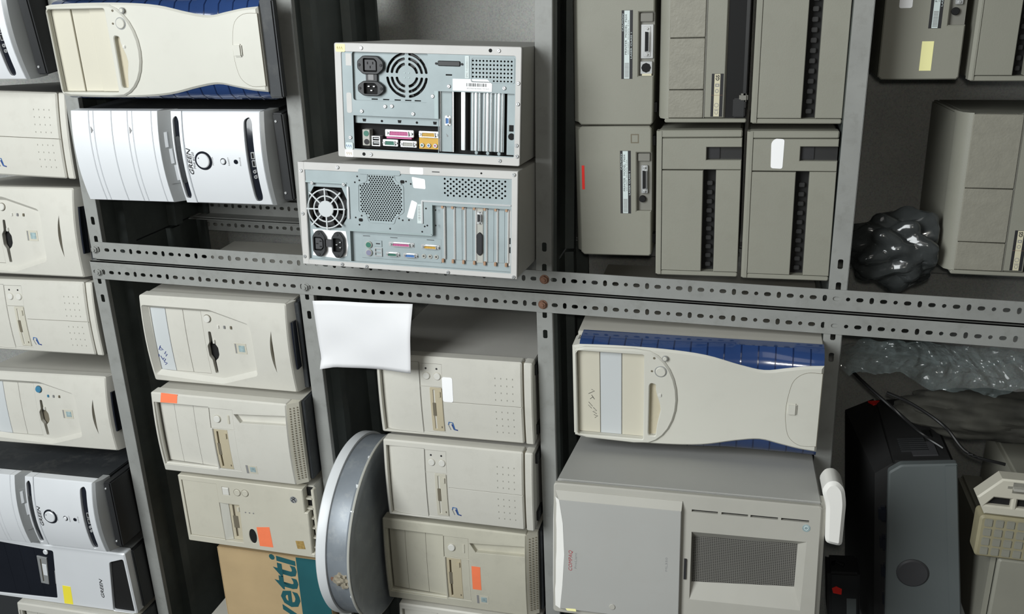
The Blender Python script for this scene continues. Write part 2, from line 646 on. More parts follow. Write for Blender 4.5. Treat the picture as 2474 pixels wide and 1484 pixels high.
# ------------------------------------------------------------------ shared tower pieces
def chassis(t, W, H, D, material, z0=0, y0=24, inset_=3, top_gap=3, name='chassis'):
    return t.add(name, material, B().box(inset_, W - inset_, y0, D, z0, H - top_gap, ch=1.5), warp=False)


def feet(t, W, D, h, y0=40):
    b = []
    for x in (18, W - 38):
        for y in (y0, D - 50):
            t.add('foot', 'black_plastic', B().box(x, x + 20, y, y + 24, -h, 1, ch=1), warp=False)


def floppy(t, x0, x1, z0, z1, y, material='floppy_tan', vertical_slot=True):
    """3.5 inch drive front lying across the tower; slot, eject button and lamp are its sub-parts"""
    f = t.plate('floppy_drive', material, rrect(x0, z0, x1, z1, 1.5, 2), y - 2.5, y + 6, ch=.5,
                holes=[rect(x0 + 5, z1 - 10.5, x1 - 5, z1 - 6.5)], hch=.5)
    w = x1 - x0
    t.box('disk_slot', 'slot_shadow', x0 + 4, x1 - 4, y + 1.5, y + 4, z1 - 11.5, z1 - 5.5, parent=f)
    t.box('disk_recess', 'slot_shadow', x0 + w * .36, x0 + w * .66, y - 3.1, y - 2, z1 - 12, z1 - 4.5, parent=f, ch=.4)
    t.box('eject_button', 'button' if material == 'beige' else material, x1 - 20, x1 - 8, y - 5, y, z0 + 3, z0 + 8, parent=f, ch=.5)
    t.box('drive_lamp', 'slot_shadow', x0 + 8, x0 + 12, y - 3.2, y, z0 + 4, z0 + 6, parent=f)
    return f


def ring_button(t, name, x, z, r, y, material='button', ringm='slot_shadow', rr=1.4, proud=3):
    b = t.add(name, material, B().disc(x, z, r, y - proud, y + 3, 24, ch=min(1.2, r * .25)))
    t.add('button_surround', ringm, B().ring(x, z, r + .2, r + rr, y - .5, y + 2, 24), parent=b)
    return b


def lamp(t, x, z, r, y, material='slot_shadow'):
    return t.add('indicator_light', material, B().disc(x, z, r, y - 1, y + 1.5, 12, ch=.3))


def sticker(t, label, material, pts, y=-.25):
    return t.plate('sticker', material, pts, y - .15, y + .25, label=label)


# ------------------------------------------------------------------ tower kind 1: cream hourglass front between blue sides
def tower_blue(label, pose, W, H, D=430, feet_h=20, writing=False, group=None, cx_shift=0, case_drop=0, apron=False):
    t = Thing('computer_tower', label, 'computer', *pose, group=group or 'cream towers with blue sides')
    k = H / 467.0
    hw = W / 190.0
    c = W / 2
    P = 30                                                    # how far the cream front stands proud
    half = [(0, 82), (33, 79), (67, 73), (105, 67), (150, 74), (213, 88), (289, 94), (380, 95), (452, 93)]
    half = [(z * k, w * hw * .955) for z, w in half]
    prof = spline([(z, w) for z, w in half], 4)
    right = [(c + w, z) for z, w in prof]
    left = [(c - w, z) for z, w in prof][::-1]
    top = [(c + 86 * hw, 464 * k), (c - 86 * hw, 464 * k)]
    out = ccw(right + top + left)
    # blue shells: from the outer edge of the case forward to the edge of the cream front
    for sg, nm in ((-1, 'blue_side'), (1, 'blue_side')):
        b = B()
        e = [(c + sg * w, z) for z, w in prof]
        o0 = [b.bm.verts.new((c + sg * (c + 1.5), 22, z)) for _, z in e]
        o1 = [b.bm.verts.new((c + sg * (c + 1.5), -2, z)) for _, z in e]
        m_ = [b.bm.verts.new((c + sg * (c * .6 + (x - c) * sg * .4), -P * .62, z)) for x, z in e]
        i1 = [b.bm.verts.new((x, -P + 5, z)) for x, z in e]
        i0 = [b.bm.verts.new((x - sg * 6, 18, z)) for x, z in e]
        for p, q in ((o0, o1), (o1, m_), (m_, i1), (i1, i0)):
            b.quads(p, q, close=False)
        for idx in (0, -1):
            b.bm.faces.new([o0[idx], o1[idx], m_[idx], i1[idx], i0[idx]])
        t.add(nm, 'blue_plastic', b, label='translucent blue side wing')
    for sg in (-1, 1):                                         # moulded ribs on the blue wings
        for j in range(14):
            z = (24 + j * 31) * k
            w = min(prof, key=lambda q: abs(q[0] - z))[1]
            pts = [(c + sg * (c + 1.5), -2), (c + sg * (c * .6 + w * .4), -P * .62), (c + sg * w, -P + 5)]
            if abs(pts[0][0] - pts[2][0]) < 5:
                continue
            b = B()
            lo = [b.bm.verts.new((x + sg * .5, y - .5, z - 1.1)) for x, y in pts]
            hi = [b.bm.verts.new((x + sg * .5, y - .5, z + 1.1)) for x, y in pts]
            l2 = [b.bm.verts.new((x - sg * .5, y + .5, z - 1.1)) for x, y in pts]
            h2 = [b.bm.verts.new((x - sg * .5, y + .5, z + 1.1)) for x, y in pts]
            b.quads(lo, hi, False); b.quads(lo, l2, False); b.quads(hi, h2, False)
            t.add('wing_rib', 'blue_rib', b)
    # cream front
    bay = rrect(15 * hw, 326 * k, W - 15 * hw, 457 * k, 3, 2)
    mouth = [(24, 314), (24, 302), (34, 301), (49, 299), (62, 296), (74, 293), (88, 295), (101, 300), (112, 303), (122, 303), (124, 312), (120, 315), (28, 316)]
    mouth = rpoly([(x * hw, z * k) for x, z in mouth], 3, 2)
    dent = circle(c, 105 * k, 20, 8)
    t.plate('front_panel', 'cream', out, -P, 0, holes=[bay, mouth], ch=4, hch=.8)
    t.box('top_cap', 'cream', c - 86 * hw, c + 86 * hw, -P + 6, 24, 458 * k, H - .3, ch=2)
    # raised arch round the drive bays
    arch = [(8, 440), (12, 456), (20, 462), (170, 462), (178, 456), (182, 440), (184, 345)] + \
           [(c / hw + 89 * math.cos(a), 330 - 68 * math.sin(a)) for a in [PI * q / 14 for q in range(1, 14)]] + [(6, 345)]
    arch = ccw([(x * hw, z * k) for x, z in arch])
    t.plate('bay_arch', 'cream', arch, -P - 5, -P + 2, holes=[bay, mouth], ch=3.2, hch=1.6)
    ys = -P + 7
    for z0, z1, dy, mt in ((413, 456.5, 0, 'cream_bay'), (370.5, 412, 3 if not writing else 0, 'white_grey' if writing else 'cream_bay'), (326.5, 369.5, 0, 'cream_bay')):
        t.plate('drive_bay_cover', mt, rect(15.5 * hw, z0 * k, W - 15.5 * hw, z1 * k), ys + dy, ys + dy + 5, ch=.8)
    t.box('bay_backing', 'slot_shadow', 13 * hw, W - 13 * hw, ys + 6, ys + 9, 290 * k, 458 * k)
    t.plate('disk_mouth', 'beige_yellow', rect(18 * hw, 290 * k, 128 * hw, 319 * k), ys - 2, ys)
    f = t.box('eject_lens', 'button', 100 * hw, 107 * hw, -P - 7, -P - 4, 291 * k, 299 * k, ch=1.5)
    ring_button(t, 'power_button', 147 * hw, 294 * k, 9.5, -P - 5, 'cream', 'silver_dark', 2.2, 2.5)
    ring_button(t, 'reset_button', 171 * hw, 293 * k - 6, 4.2, -P - 5, 'cream', 'silver_dark', 1.2, 2)
    lamp(t, 171 * hw, 307 * k, 2.2, -P - 5)
    lamp(t, 147 * hw, 311 * k, 2.0, -P - 5)
    # little door at the foot
    dr = [(29, 2), (28, 30), (40, 50), (60, 58), (90, 61), (120, 58), (146, 50), (160, 30), (161, 2)]
    dr = ccw([(c + (x - 95) * hw, z * k) for x, z in spline(dr, 4)])
    t.plate('door_seam', 'slot_shadow', inset(dr, -.7), -P - .15, -P + 1)
    d = t.plate('port_door', 'cream', dr, -P - .35, -P + 1)
    t.box('door_tab', 'cream', c - 12, c + 12, -P - 5, -P, 42 * k, 60 * k, parent=d, ch=2.5)
    chassis(t, W, H - case_drop, D, 'case_beige', y0=24)
    if apron:
        t.add('foot_apron', 'black_case', B().box(4, W - 4, -P + 8, -3, -27, 2, ch=3), warp=False, label='dark apron of the foot frame')
    if feet_h:
        t.add('base', 'black_case', B().box(6, W - 6, -P + 14, D - 20, -feet_h, .5, ch=2), warp=False, label='dark foot frame')
    if writing:
        for i, p in enumerate(([(62, 430), (68, 437), (66, 428), (74, 436)], [(80, 433), (84, 428), (80, 424), (88, 430)], [(90, 436), (96, 424), (99, 430)],
                               [(52, 420), (56, 428), (58, 420), (64, 427)], [(44, 424), (48, 418), (50, 426)])):
            t.add('pen_mark', 'ink_black', B().stroke([(x * hw, z * k) for x, z in p], .9, ys - .25, ys + .2))
    return t


# ------------------------------------------------------------------ tower kind 2: silver bowed front, black case
def tower_silver(label, pose, W, H, D=430, base_h=28, text2=True, bottom_only=False, group=None):
    t = Thing('computer_tower', label, 'computer', *pose, group=group or 'silver towers in black cases')
    bulge = 13
    t.warp = lambda v: Vector((v.x, v.y - bulge * (1 - (2 * v.x / W - 1) ** 2) * max(0, min(1, (30 - v.y) / 30)), v.z))
    t.cuts = [W * i / 10 for i in range(1, 10)]
    w, k = W / 188.0, H / 440.0
    z = lambda q: q * k
    x = lambda q: q * w
    # lower face with its two dark slots
    s1 = rpoly([(x(11), z(203)), (x(8), z(196)), (x(17), z(190)), (x(170), z(190)), (x(180), z(195)), (x(173), z(203))], 7, 3)
    s2 = rpoly([(x(6), z(44)), (x(10), z(31)), (x(20), z(28)), (x(168), z(28)), (x(178), z(33)), (x(172), z(45)), (x(160), z(46)), (x(18), z(46))], 8, 3)
    t.plate('front_panel', 'silver', rect(0, z(10), W, z(182)), 0, 22, holes=[s2], ch=2, hch=.8)
    t.plate('trim_band', 'silver', rect(0, z(183), W, z(207)), 0, 22, holes=[s1], ch=.8, hch=.8)
    t.plate('dark_slot', 'gloss_black', inset(ccw(s1), -2), 5, 9, label='glossy black curved slot')
    t.plate('slot_window', 'black_case', rpoly([(x(42), z(203)), (x(44), z(192)), (x(140), z(192)), (x(138), z(203))], 5, 3), 2.5, 6)
    sl = t.plate('dark_slot', 'gloss_black', inset(ccw(s2), -2), 5, 9, label='glossy black slot with front sockets')
    for a in (80, 96):
        p = t.plate('usb_port', 'chrome', rect(x(a), z(31), x(a + 13), z(38.5)), 3, 7, holes=[rect(x(a) + 1.2, z(32.2), x(a + 13) - 1.2, z(37.3))], parent=sl)
        t.box('usb_tongue', 'hole_black', x(a + 1.5), x(a + 11.5), 4.5, 6, z(33.5), z(36), parent=sl)
    for a in (59, 70):
        t.add('audio_jack', 'chrome', B().ring(x(a), z(36), 1.6, 3.7, 2.5, 7, 16), parent=sl)
    # recess for the disk drive
    b = B().hexa([(0, 0, z(237)), (W, 0, z(237)), (W, 24, z(207)), (0, 24, z(207)), (0, 26, z(237)), (W, 26, z(237)), (W, 27, z(207)), (0, 27, z(207))])
    t.add('drive_recess', 'silver_dark', b)
    yy = lambda q: 24 * (237 - q) / 30.0
    f = t.add('floppy_drive', 'silver_dark', B().hexa([(x(40), yy(232) - 2, z(232)), (x(151), yy(232) - 2, z(232)), (x(151), yy(212) - 2, z(212)), (x(40), yy(212) - 2, z(212)),
                                                      (x(40), 24, z(232)), (x(151), 24, z(232)), (x(151), 26, z(212)), (x(40), 26, z(212))]))
    for xa, xb, zz in ((46, 78, 219), (82, 112, 222), (116, 146, 226)):
        t.add('drive_lever', 'silver', B().hexa([(x(xa), yy(zz + 2) - 4, z(zz + 2)), (x(xb), yy(zz + 2) - 4, z(zz + 2)), (x(xb), yy(zz - 2) - 4, z(zz - 2)), (x(xa), yy(zz - 2) - 4, z(zz - 2)),
                                                 (x(xa), yy(zz), z(zz + 2)), (x(xb), yy(zz), z(zz + 2)), (x(xb), yy(zz) + 1, z(zz - 2)), (x(xa), yy(zz) + 1, z(zz - 2))]), parent=f)
    # stacked drive bay covers
    for z0, z1, nm in ((237, 251.3, 'bay_trim'), (252, 295.6, 'drive_bay_cover'), (296.2, 306.5, 'bay_trim'), (307.2, 344, 'drive_bay_cover'),
                       (344.8, 386.5, 'drive_bay_cover'), (387.2, 397.4, 'bay_trim'), (398.2, 440, 'top_panel')):
        t.plate(nm, 'silver', rect(0, z(z0), W, z(z1)), 0, 24, ch=.9)
    for a in (391, 300):
        t.plate('latch', 'ink_grey', [(x(150), z(a - 2)), (x(157), z(a + 3)), (x(150), z(a + 3)), (x(144), z(a + 3))], -1, 2)
    # power button, reset, lamp, lettering
    pb = t.add('power_button', 'silver', B().disc(x(92), z(143), 14.5 * w, -4, 4, 28, ch=1.5))
    t.add('button_surround', 'gloss_black', B().ring(x(92), z(143), 14.8 * w, 19 * w, -1.5, 3, 32), parent=pb)
    t.add('power_lamp', 'ink_black', B().disc(x(98), z(151), 1.1, -4.6, -3, 8), parent=pb)
    rb = ring_button(t, 'reset_button', x(91), z(99), 4.8 * w, 0, 'silver', 'gloss_black', 2.0, 3)
    t.add('headphone_jack', 'gloss_black', B().disc(x(91), z(71), 4.6 * w, -1.2, 2, 16, ch=.4))
    t.text('maker_lettering', 'GREEN', 'ink_black', x(63), z(169.5), x(54), z(9.5), -.5, shear=.25, bold=.012)
    if text2:
        t.text('model_lettering', 'Midi 6C20', 'ink_black', x(75), z(163), x(34), z(4.6), -.5, shear=.15)
    for a, s_ in ((121, 'POWER'), (85.5, 'RESET'), (60, 'PHONE')):
        t.text('small_lettering', s_, 'ink_grey', x(83), z(a), x(17), z(3), -.4)
    # silver lip under the front, black case and foot frame
    t.add('lower_lip', 'silver_dark', B().prism_x([(0, z(10)), (3, z(3)), (18, z(-6)), (40, z(-9)), (40, z(10))], 0, W))
    t.add('case', 'black_case', B().box(3, W - 3, 22, D, -2, H - 2, ch=2), warp=False)
    bs = t.add('base', 'black_plastic', B().box(6, W - 6, 16, D - 10, -base_h, z(-5), ch=3), warp=False, label='black foot frame')
    for a in (22, W - 22):
        t.add('screw', 'chrome', B().disc(a, -base_h * .45, 2.6, 14, 17, 10, ch=.5), parent=bs, warp=False)
    return t


# ------------------------------------------------------------------ tower kind 3: beige front with a big sunk shield-shaped panel
def tower_shield(label, pose, W, H, D=400, group=None, btn='beige', writing=False, blue=False):
    t = Thing('computer_tower', label, 'computer', *pose, group=group or 'shield-fronted beige towers')
    w, k = W / 210.0, H / 354.0
    X = lambda p: [(a * w, b * k) for a, b in p]
    t.warp = lambda v: Vector((v.x, v.y - 9 * (1 - (2 * v.x / W - 1) ** 2) * max(0, min(1, (26 - v.y) / 26)), v.z))
    t.cuts = [W * i / 8 for i in range(1, 8)]
    shield = rpoly(X([(17, 347), (188, 349), (187, 184), (160, 92), (140, 86), (52, 86), (36, 88), (6, 180)]), 6, 3)
    slot = spline([(148, 39), (125, 44), (98, 46), (72, 44), (48, 39)], 4)
    slot = X(slot + [(72, 39), (98, 38.5), (125, 39)])
    t.plate('front_panel', 'beige', rrect(0, 0, W, H, 5, 3), 0, 26, holes=[shield, slot], ch=3, hch=0)
    # bevel down into the sunk shield
    b = B()
    sc = ccw(shield)
    a0 = [b.bm.verts.new((p[0], 0, p[1])) for p in inset(sc, -.3)]
    a1 = [b.bm.verts.new((p[0], 11, p[1])) for p in inset(sc, 9.5)]
    b.quads(a0, a1)
    t.add('shield_bevel', 'beige', b)
    mouth = rpoly(X([(130, 200), (130, 194), (107, 193), (104, 189), (92, 182), (75, 182), (66, 186), (60, 193), (27, 193), (27, 200), (60, 201), (70, 207), (95, 207), (104, 201)]), 2, 2)
    t.plate('shield_panel', 'beige', inset(sc, 8), 10.8, 18, holes=[rect(24 * w, 211 * k, 180.5 * w, 338 * k), mouth], hch=.5)
    t.plate('disk_mouth', 'hole_black' if not blue else 'slot_shadow', rect(20 * w, 178 * k, 136 * w, 208 * k), 20, 22)
    for z0, z1, mt in ((300.5, 337.5, 'white_grey'), (256.8, 299.5, 'beige'), (212, 256, 'beige')):
        t.plate('drive_bay_cover', mt, rect(24.5 * w, z0 * k, 180 * w, z1 * k), 12, 18, ch=.5)
    t.box('bay_backing', 'slot_shadow', 22 * w, 182 * w, 19, 20, 209 * k, 340 * k)
    ring_button(t, 'power_button', 161 * w, 197 * k, 8.2, 10.5, 'button_blue' if blue else 'button', 'slot_shadow', 1.0, 3)
    for zz, m_ in ((173, 'button_blue' if blue else 'button'), (158, 'ink_grey'), (142, 'slot_shadow')):
        t.box('indicator_light', m_, 140 * w, 147 * w, 9, 13, (zz - 2.2) * k, (zz + 2.2) * k, ch=.6)
    t.box('eject_button', 'button', 103 * w, 112 * w, 8, 13, 186 * k, 191 * k, ch=1)
    bd = t.plate('badge', 'beige_warm', rect(82 * w, 112 * k, 107 * w, 141 * k), 10.2, 12, label='small printed maker badge')
    t.box('badge_print', 'badge_teal', 87 * w, 102 * w, 9.8, 10.4, 116 * k, 130 * k, parent=bd)
    t.box('badge_bar', 'ink_grey', 83 * w, 106 * w, 9.8, 10.4, 136 * k, 139 * k, parent=bd)
    t.plate('slot_back', 'slot_shadow', rect(44 * w, 34 * k, 152 * w, 50 * k), 6, 8)
    ft = t.add('lower_lip', 'beige', B().prism_x([(2, .5), (22, -9 * k), (28, -9.5 * k), (28, 2)], 1, W - 1))
    t.box('front_vent', 'gloss_black', 57 * w, 167 * w, 6, 20, -8.5 * k, -4.5 * k, parent=ft)
    b = B()
    t.add('case', 'case_beige', B().box(3, W - 3, 26, D, -2, H - 3, ch=1.5), warp=False)
    t.add('base', 'black_case', B().box(4, W - 4, 20, D - 6, -14 * k - 4, -3, ch=1), warp=False, label='dark steel underside')
    if writing:
        for p in ([(86, 328), (75, 334)], [(83, 331), (76, 323), (75, 331)], [(72, 317), (66, 322), (65, 315), (60, 320)], [(66, 342), (62, 336), (57, 338)],
                  [(60, 333), (52, 330)], [(55, 325), (51, 330), (47, 326), (53, 322)], [(45, 328), (42, 320), (38, 326)]):
            t.add('pen_mark', 'ink_blue', B().stroke(X(p), 1.6, 11.6, 12.1))
    return t


# ------------------------------------------------------------------ tower kind 4: beige front with three flush covers and a groove
def tower_groove(label, pose, W, H, D=400, group=None, stick=None, tan=True, sticker_label='', bm='beige'):
    t = Thing('computer_tower', label, 'computer', *pose, group=group or 'grooved beige towers')
    w, k = W / 205.0, H / 354.0
    X = lambda p: [(a * w, b * k) for a, b in p]
    t.warp = lambda v: Vector((v.x, v.y - 7 * (1 - (2 * v.x / W - 1) ** 2) * max(0, min(1, (26 - v.y) / 26)), v.z))
    t.cuts = [W * i / 8 for i in range(1, 8)]
    rec = rect(20 * w, 211 * k, 182 * w, 347 * k)
    groove = X([(150, 136), (170, 150), (177, 26), (154, 26)])
    flp = rect(23 * w, 153 * k, 130 * w, 207 * k)
    bp = rect(131 * w, 153 * k, 180 * w, 210 * k)
    t.plate('front_panel', bm, rrect(0, 22 * k, W, H, 4, 3), 0, 26, holes=[rec, groove, flp, bp], ch=3, hch=.7)
    t.plate('bay_surround', bm, inset(ccw(rec), -1), 3, 9, holes=[X(rect(23, 212, 179, 344))], hch=2)
    for z0, z1 in ((306.3, 343), (256.4, 305.6), (213, 255.6)):
        t.add('drive_bay_cover', bm, B().hexa([(23.5 * w, 8 + (z1 - 213) * .05, z1 * k), (178.5 * w, 8 + (z1 - 213) * .05, z1 * k), (178.5 * w, 8 + (z0 - 213) * .05, z0 * k), (23.5 * w, 8 + (z0 - 213) * .05, z0 * k),
                                                    (23.5 * w, 20, z1 * k), (178.5 * w, 20, z1 * k), (178.5 * w, 20, z0 * k), (23.5 * w, 20, z0 * k)]))
    t.plate('button_panel', bm, inset(ccw(bp), .6), 1.2, 8)
    ring_button(t, 'power_button', 155 * w, 192 * k, 8.2, 1, 'button', 'beige_warm', 1.2, 3)
    t.box('indicator_light', 'beige_warm', 145 * w, 166 * w, 0, 3, 161.5 * k, 167 * k, ch=.8)
    t.plate('drive_panel', bm, inset(ccw(flp), .6), 1.2, 8, holes=[rect(24.5 * w, 171 * k, 128.5 * w, 206 * k)])
    floppy(t, 25 * w, 128 * w, 171.5 * k, 205.5 * k, 4, 'floppy_tan' if tan else 'beige_warm')
    t.plate('groove_floor', bm, X([(146, 134), (172, 156), (180, 22), (150, 22)]), 9, 12)
    bd = t.plate('badge', 'beige_warm', rect(20 * w, 112 * k, 42 * w, 140 * k), -.3, 1, label='small printed maker badge')
    t.box('badge_print', 'badge_teal', 25 * w, 38 * w, -.7, 0, 116 * k, 129 * k, parent=bd)
    t.box('badge_bar', 'ink_grey', 20 * w, 42 * w, -.7, 0, 134 * k, 139 * k, parent=bd)
    g = t.add('lower_grille', 'beige_warm', B().hexa([(1, 2, 22 * k), (W - 1, 2, 22 * k), (W - 1, 18, 1), (1, 18, 1), (1, 28, 22 * k), (W - 1, 28, 22 * k), (W - 1, 28, 1), (1, 28, 1)]))
    b = B()
    for r in range(3):
        for c in range(30):
            xx = (14 + c * 6.1) * w
            zz = (17 - r * 6) * k
            yy = 2 + 16 * (22 * k - zz) / (21 * k)
            b.box(xx, xx + 2.8 * w, yy - .7, yy + 1, zz - 1.5, zz + 1.5)
    t.add('grille_holes', 'slot_shadow', b, kind='stuff')
    t.add('case', 'case_beige', B().box(3, W - 3, 26, D, 0, H - 3, ch=1.5), warp=False)
    t.add('base', 'black_case', B().box(4, W - 4, 27, D - 6, -7, 4, ch=1), warp=False, label='dark steel underside')
    if stick:
        sticker(t, sticker_label, 'sticker_orange', X(stick))
    return t


# ------------------------------------------------------------------ tower kind 5: plain beige front, dimples and a blue squiggle badge
def tower_plain(label, pose, W, H, D=400, group=None, stick=False, tan='floppy_tan'):
    t = Thing('computer_tower', label, 'computer', *pose, group=group or 'dimple-fronted beige towers')
    w, k = W / 188.0, H / 328.0
    X = lambda p: [(a * w, b * k) for a, b in p]
    t.warp = lambda v: Vector((v.x, v.y - 5 * (1 - (2 * v.x / W - 1) ** 2) * max(0, min(1, (26 - v.y) / 26)), v.z))
    t.cuts = [W * i / 8 for i in range(1, 8)]
    rec = rect(6 * w, 235 * k, 175 * w, 321 * k)
    btp = rect(121 * w, 187 * k, 173 * w, 234 * k)
    flp = rect(10 * w, 187 * k, 120.3 * w, 234 * k)
    t.plate('front_panel', 'beige', rrect(0, 21 * k, W, H, 4, 3), 0, 26, holes=[rec, btp, flp, rect(87.4 * w, 23 * k, 88.4 * w, 183 * k)], ch=3, hch=.6)
    b = B()                                                    # blank cover, scooped in at its top edge
    pr = [(10, 320), (9, 316), (5, 305), (2.5, 285), (1.5, 260), (1, 236)]
    rows = [[b.bm.verts.new((xx * w, y, z * k)) for xx in (6.6, 174.4)] for y, z in pr]
    for p, q in zip(rows, rows[1:]):
        b.quads(p, q, close=False)
    t.add('drive_bay_cover', 'beige', b)
    t.plate('button_panel', 'beige', inset(ccw(btp), .5), .8, 6)
    for zz in (220, 197):
        ring_button(t, 'push_button', 145 * w, zz * k, 7.6, 1, 'button', 'beige_warm', 1.0, 2.6)
    for zz in (221, 198):
        lamp(t, 162 * w, zz * k, 2.0, .8, 'ink_black')
    t.plate('drive_panel', 'beige', inset(ccw(flp), .5), .8, 6, holes=[rect(14 * w, 188.5 * k, 121 * w, 214.5 * k)] if False else ())
    floppy(t, 15 * w, 119.5 * w, 188.5 * k, 214 * k, 1.5, tan)
    t.box('seam_back', 'slot_shadow', 84 * w, 92 * w, 3, 5, 22 * k, 184 * k)
    lg = t.add('badge', 'ink_blue', B().stroke(X([(20, 160), (22, 168), (34, 172)]), 2.6, -.5, .3), label='blue squiggle badge')
    t.add('badge_stroke', 'badge_blue', B().stroke(X([(20, 166), (38, 170), (39, 178), (33, 179)]), 2.2, -.6, .3), parent=lg)
    t.add('badge_stroke', 'ink_grey', B().stroke(X([(20, 175), (34, 180)]), 1.6, -.5, .3), parent=lg)
    b = B()
    for x0 in (101, 24):
        for c in range(4):
            for r in range(4):
                xx, zz = (x0 + c * 16.3) * w, (40 + r * 12) * k
                b.box(xx - 1.0, xx + 2.0, -.3, .6, zz - .8, zz + .8)
    t.add('dimple_dots', 'dimple', b, kind='stuff')
    t.box('rail_gap', 'slot_shadow', 2, W - 2, 8, 12, 15 * k, 22 * k)
    t.plate('lower_rail', 'beige', rrect(0, 0, W, 17 * k, 3, 2), -1, 26, ch=2.5)
    for a in (14, W - 34):
        t.box('foot', 'black_plastic', a, a + 22, 20, 60, -5, 1, warp=False)
    t.add('case', 'case_grey', B().box(3, W - 3, 26, D, 0, H - 3, ch=1.5), warp=False)
    if stick:
        sticker(t, 'blank white sticker', 'sticker_white', rrect(88 * w, 165 * k, 145 * w, 187 * k, 4, 3), -.5)
    return t


# ------------------------------------------------------------------ tower kind 6: yellowed front, open step along the bottom
def tower_step(label, pose, W, H, D=380):
    t = Thing('computer_tower', label, 'computer', *pose)
    w, k = W / 187.0, H / 314.0
    X = lambda p: [(a * w, b * k) for a, b in p]
    out = X([(2, 314), (185, 314), (187, 311), (187, 1), (125, 1), (125, -7), (11, -5), (11, -12), (0, -12), (0, 311)])
    pan = X(rect(17, 216, 174, 306))
    flp = X([(15, 214), (15, 168), (122, 165), (122, 216)])
    oval = X(circle(38, 140.5, 20.5, 24, 9.5))
    sq = X(rect(146, 185, 168, 203))
    t.plate('front_panel', 'beige_warm', out, 0, 24, holes=[pan, flp, oval, sq], ch=1.8, hch=.6)
    t.plate('drive_bay_cover', 'beige_warm', inset(ccw(pan), .7), 2.2, 9, ch=.8)
    t.plate('rocker_switch', 'button', inset(ccw(sq), .8), -1.5, 6, ch=1.2)
    for cx, cz in ((157, 165), (158, 145)):
        ring_button(t, 'push_button', cx * w, cz * k, 8.2, 0, 'beige_warm', 'slot_shadow', .9, 1.8)
    f = t.plate('floppy_drive', 'beige_yellow', X(rect(16, 168, 121, 197)), 9, 15, holes=[X(rect(24, 184, 114, 189))], ch=.6)
    t.box('disk_slot', 'slot_shadow', 20 * w, 118 * w, 12, 14, 180 * k, 192 * k, parent=f)
    t.box('disk_recess', 'slot_shadow', 50 * w, 84 * w, 8.4, 10, 178 * k, 191 * k, parent=f)
    t.box('eject_button', 'beige_warm', 98 * w, 110 * w, 6.5, 10, 171 * k, 177 * k, parent=f, ch=.6)
    t.box('drive_gap', 'slot_shadow', 13 * w, 124 * w, 15, 17, 164 * k, 217 * k)
    t.add('drive_sill', 'cream', B().hexa([(16 * w, 1, 214 * k), (121 * w, 1, 216 * k), (121 * w, 9, 198 * k), (16 * w, 9, 198 * k), (16 * w, 14, 214 * k), (121 * w, 14, 216 * k), (121 * w, 14, 198 * k), (16 * w, 14, 198 * k)]))
    for zz in (151, 141, 131):
        lamp(t, 104.5 * w, zz * k, 1.7, 0, 'ink_grey')
    t.plate('dark_window', 'hole_black', inset(ccw(oval), -1), 2, 4, label='black oval hole')
    sticker(t, 'orange sticker', 'sticker_orange', X([(13, 126), (66, 128), (71, 95), (14, 92)]))
    bd = t.add('badge', 'silver_dark', B().disc(157 * w, 25 * k, 8.5, -.6, .4, 20), label='round silver badge')
    t.add('badge_swirl', 'ink_black', B().stroke(X([(150, 25), (154, 30), (158, 25), (162, 20), (164, 26)]), 2, -.9, 0), parent=bd)
    t.add('badge_swirl', 'ink_black', B().stroke(X([(152, 20), (157, 22), (162, 30)]), 1.6, -.9, 0), parent=bd)
    t.plate('badge', 'badge_brown', X([(20, 30), (42, 33), (44, 13), (22, 10)]), -.4, .4, label='worn square patch of old glue')
    t.add('bottom_flange', 'beige_warm', B().box(2, W - 6, 12, 26, -20, -13, ch=1))
    for i in range(6):
        t.box('bottom_rib', 'beige_warm', (20 + i * 27) * w, (24 + i * 27) * w, 10, 20, -14, 4)
    t.box('bottom_gap', 'hole_black', 6, W - 6, 20, 24, -14, 6)
    t.add('case', 'case_beige', B().box(3, W - 3, 24, D, -16, H - 3, ch=1.5))
    return t


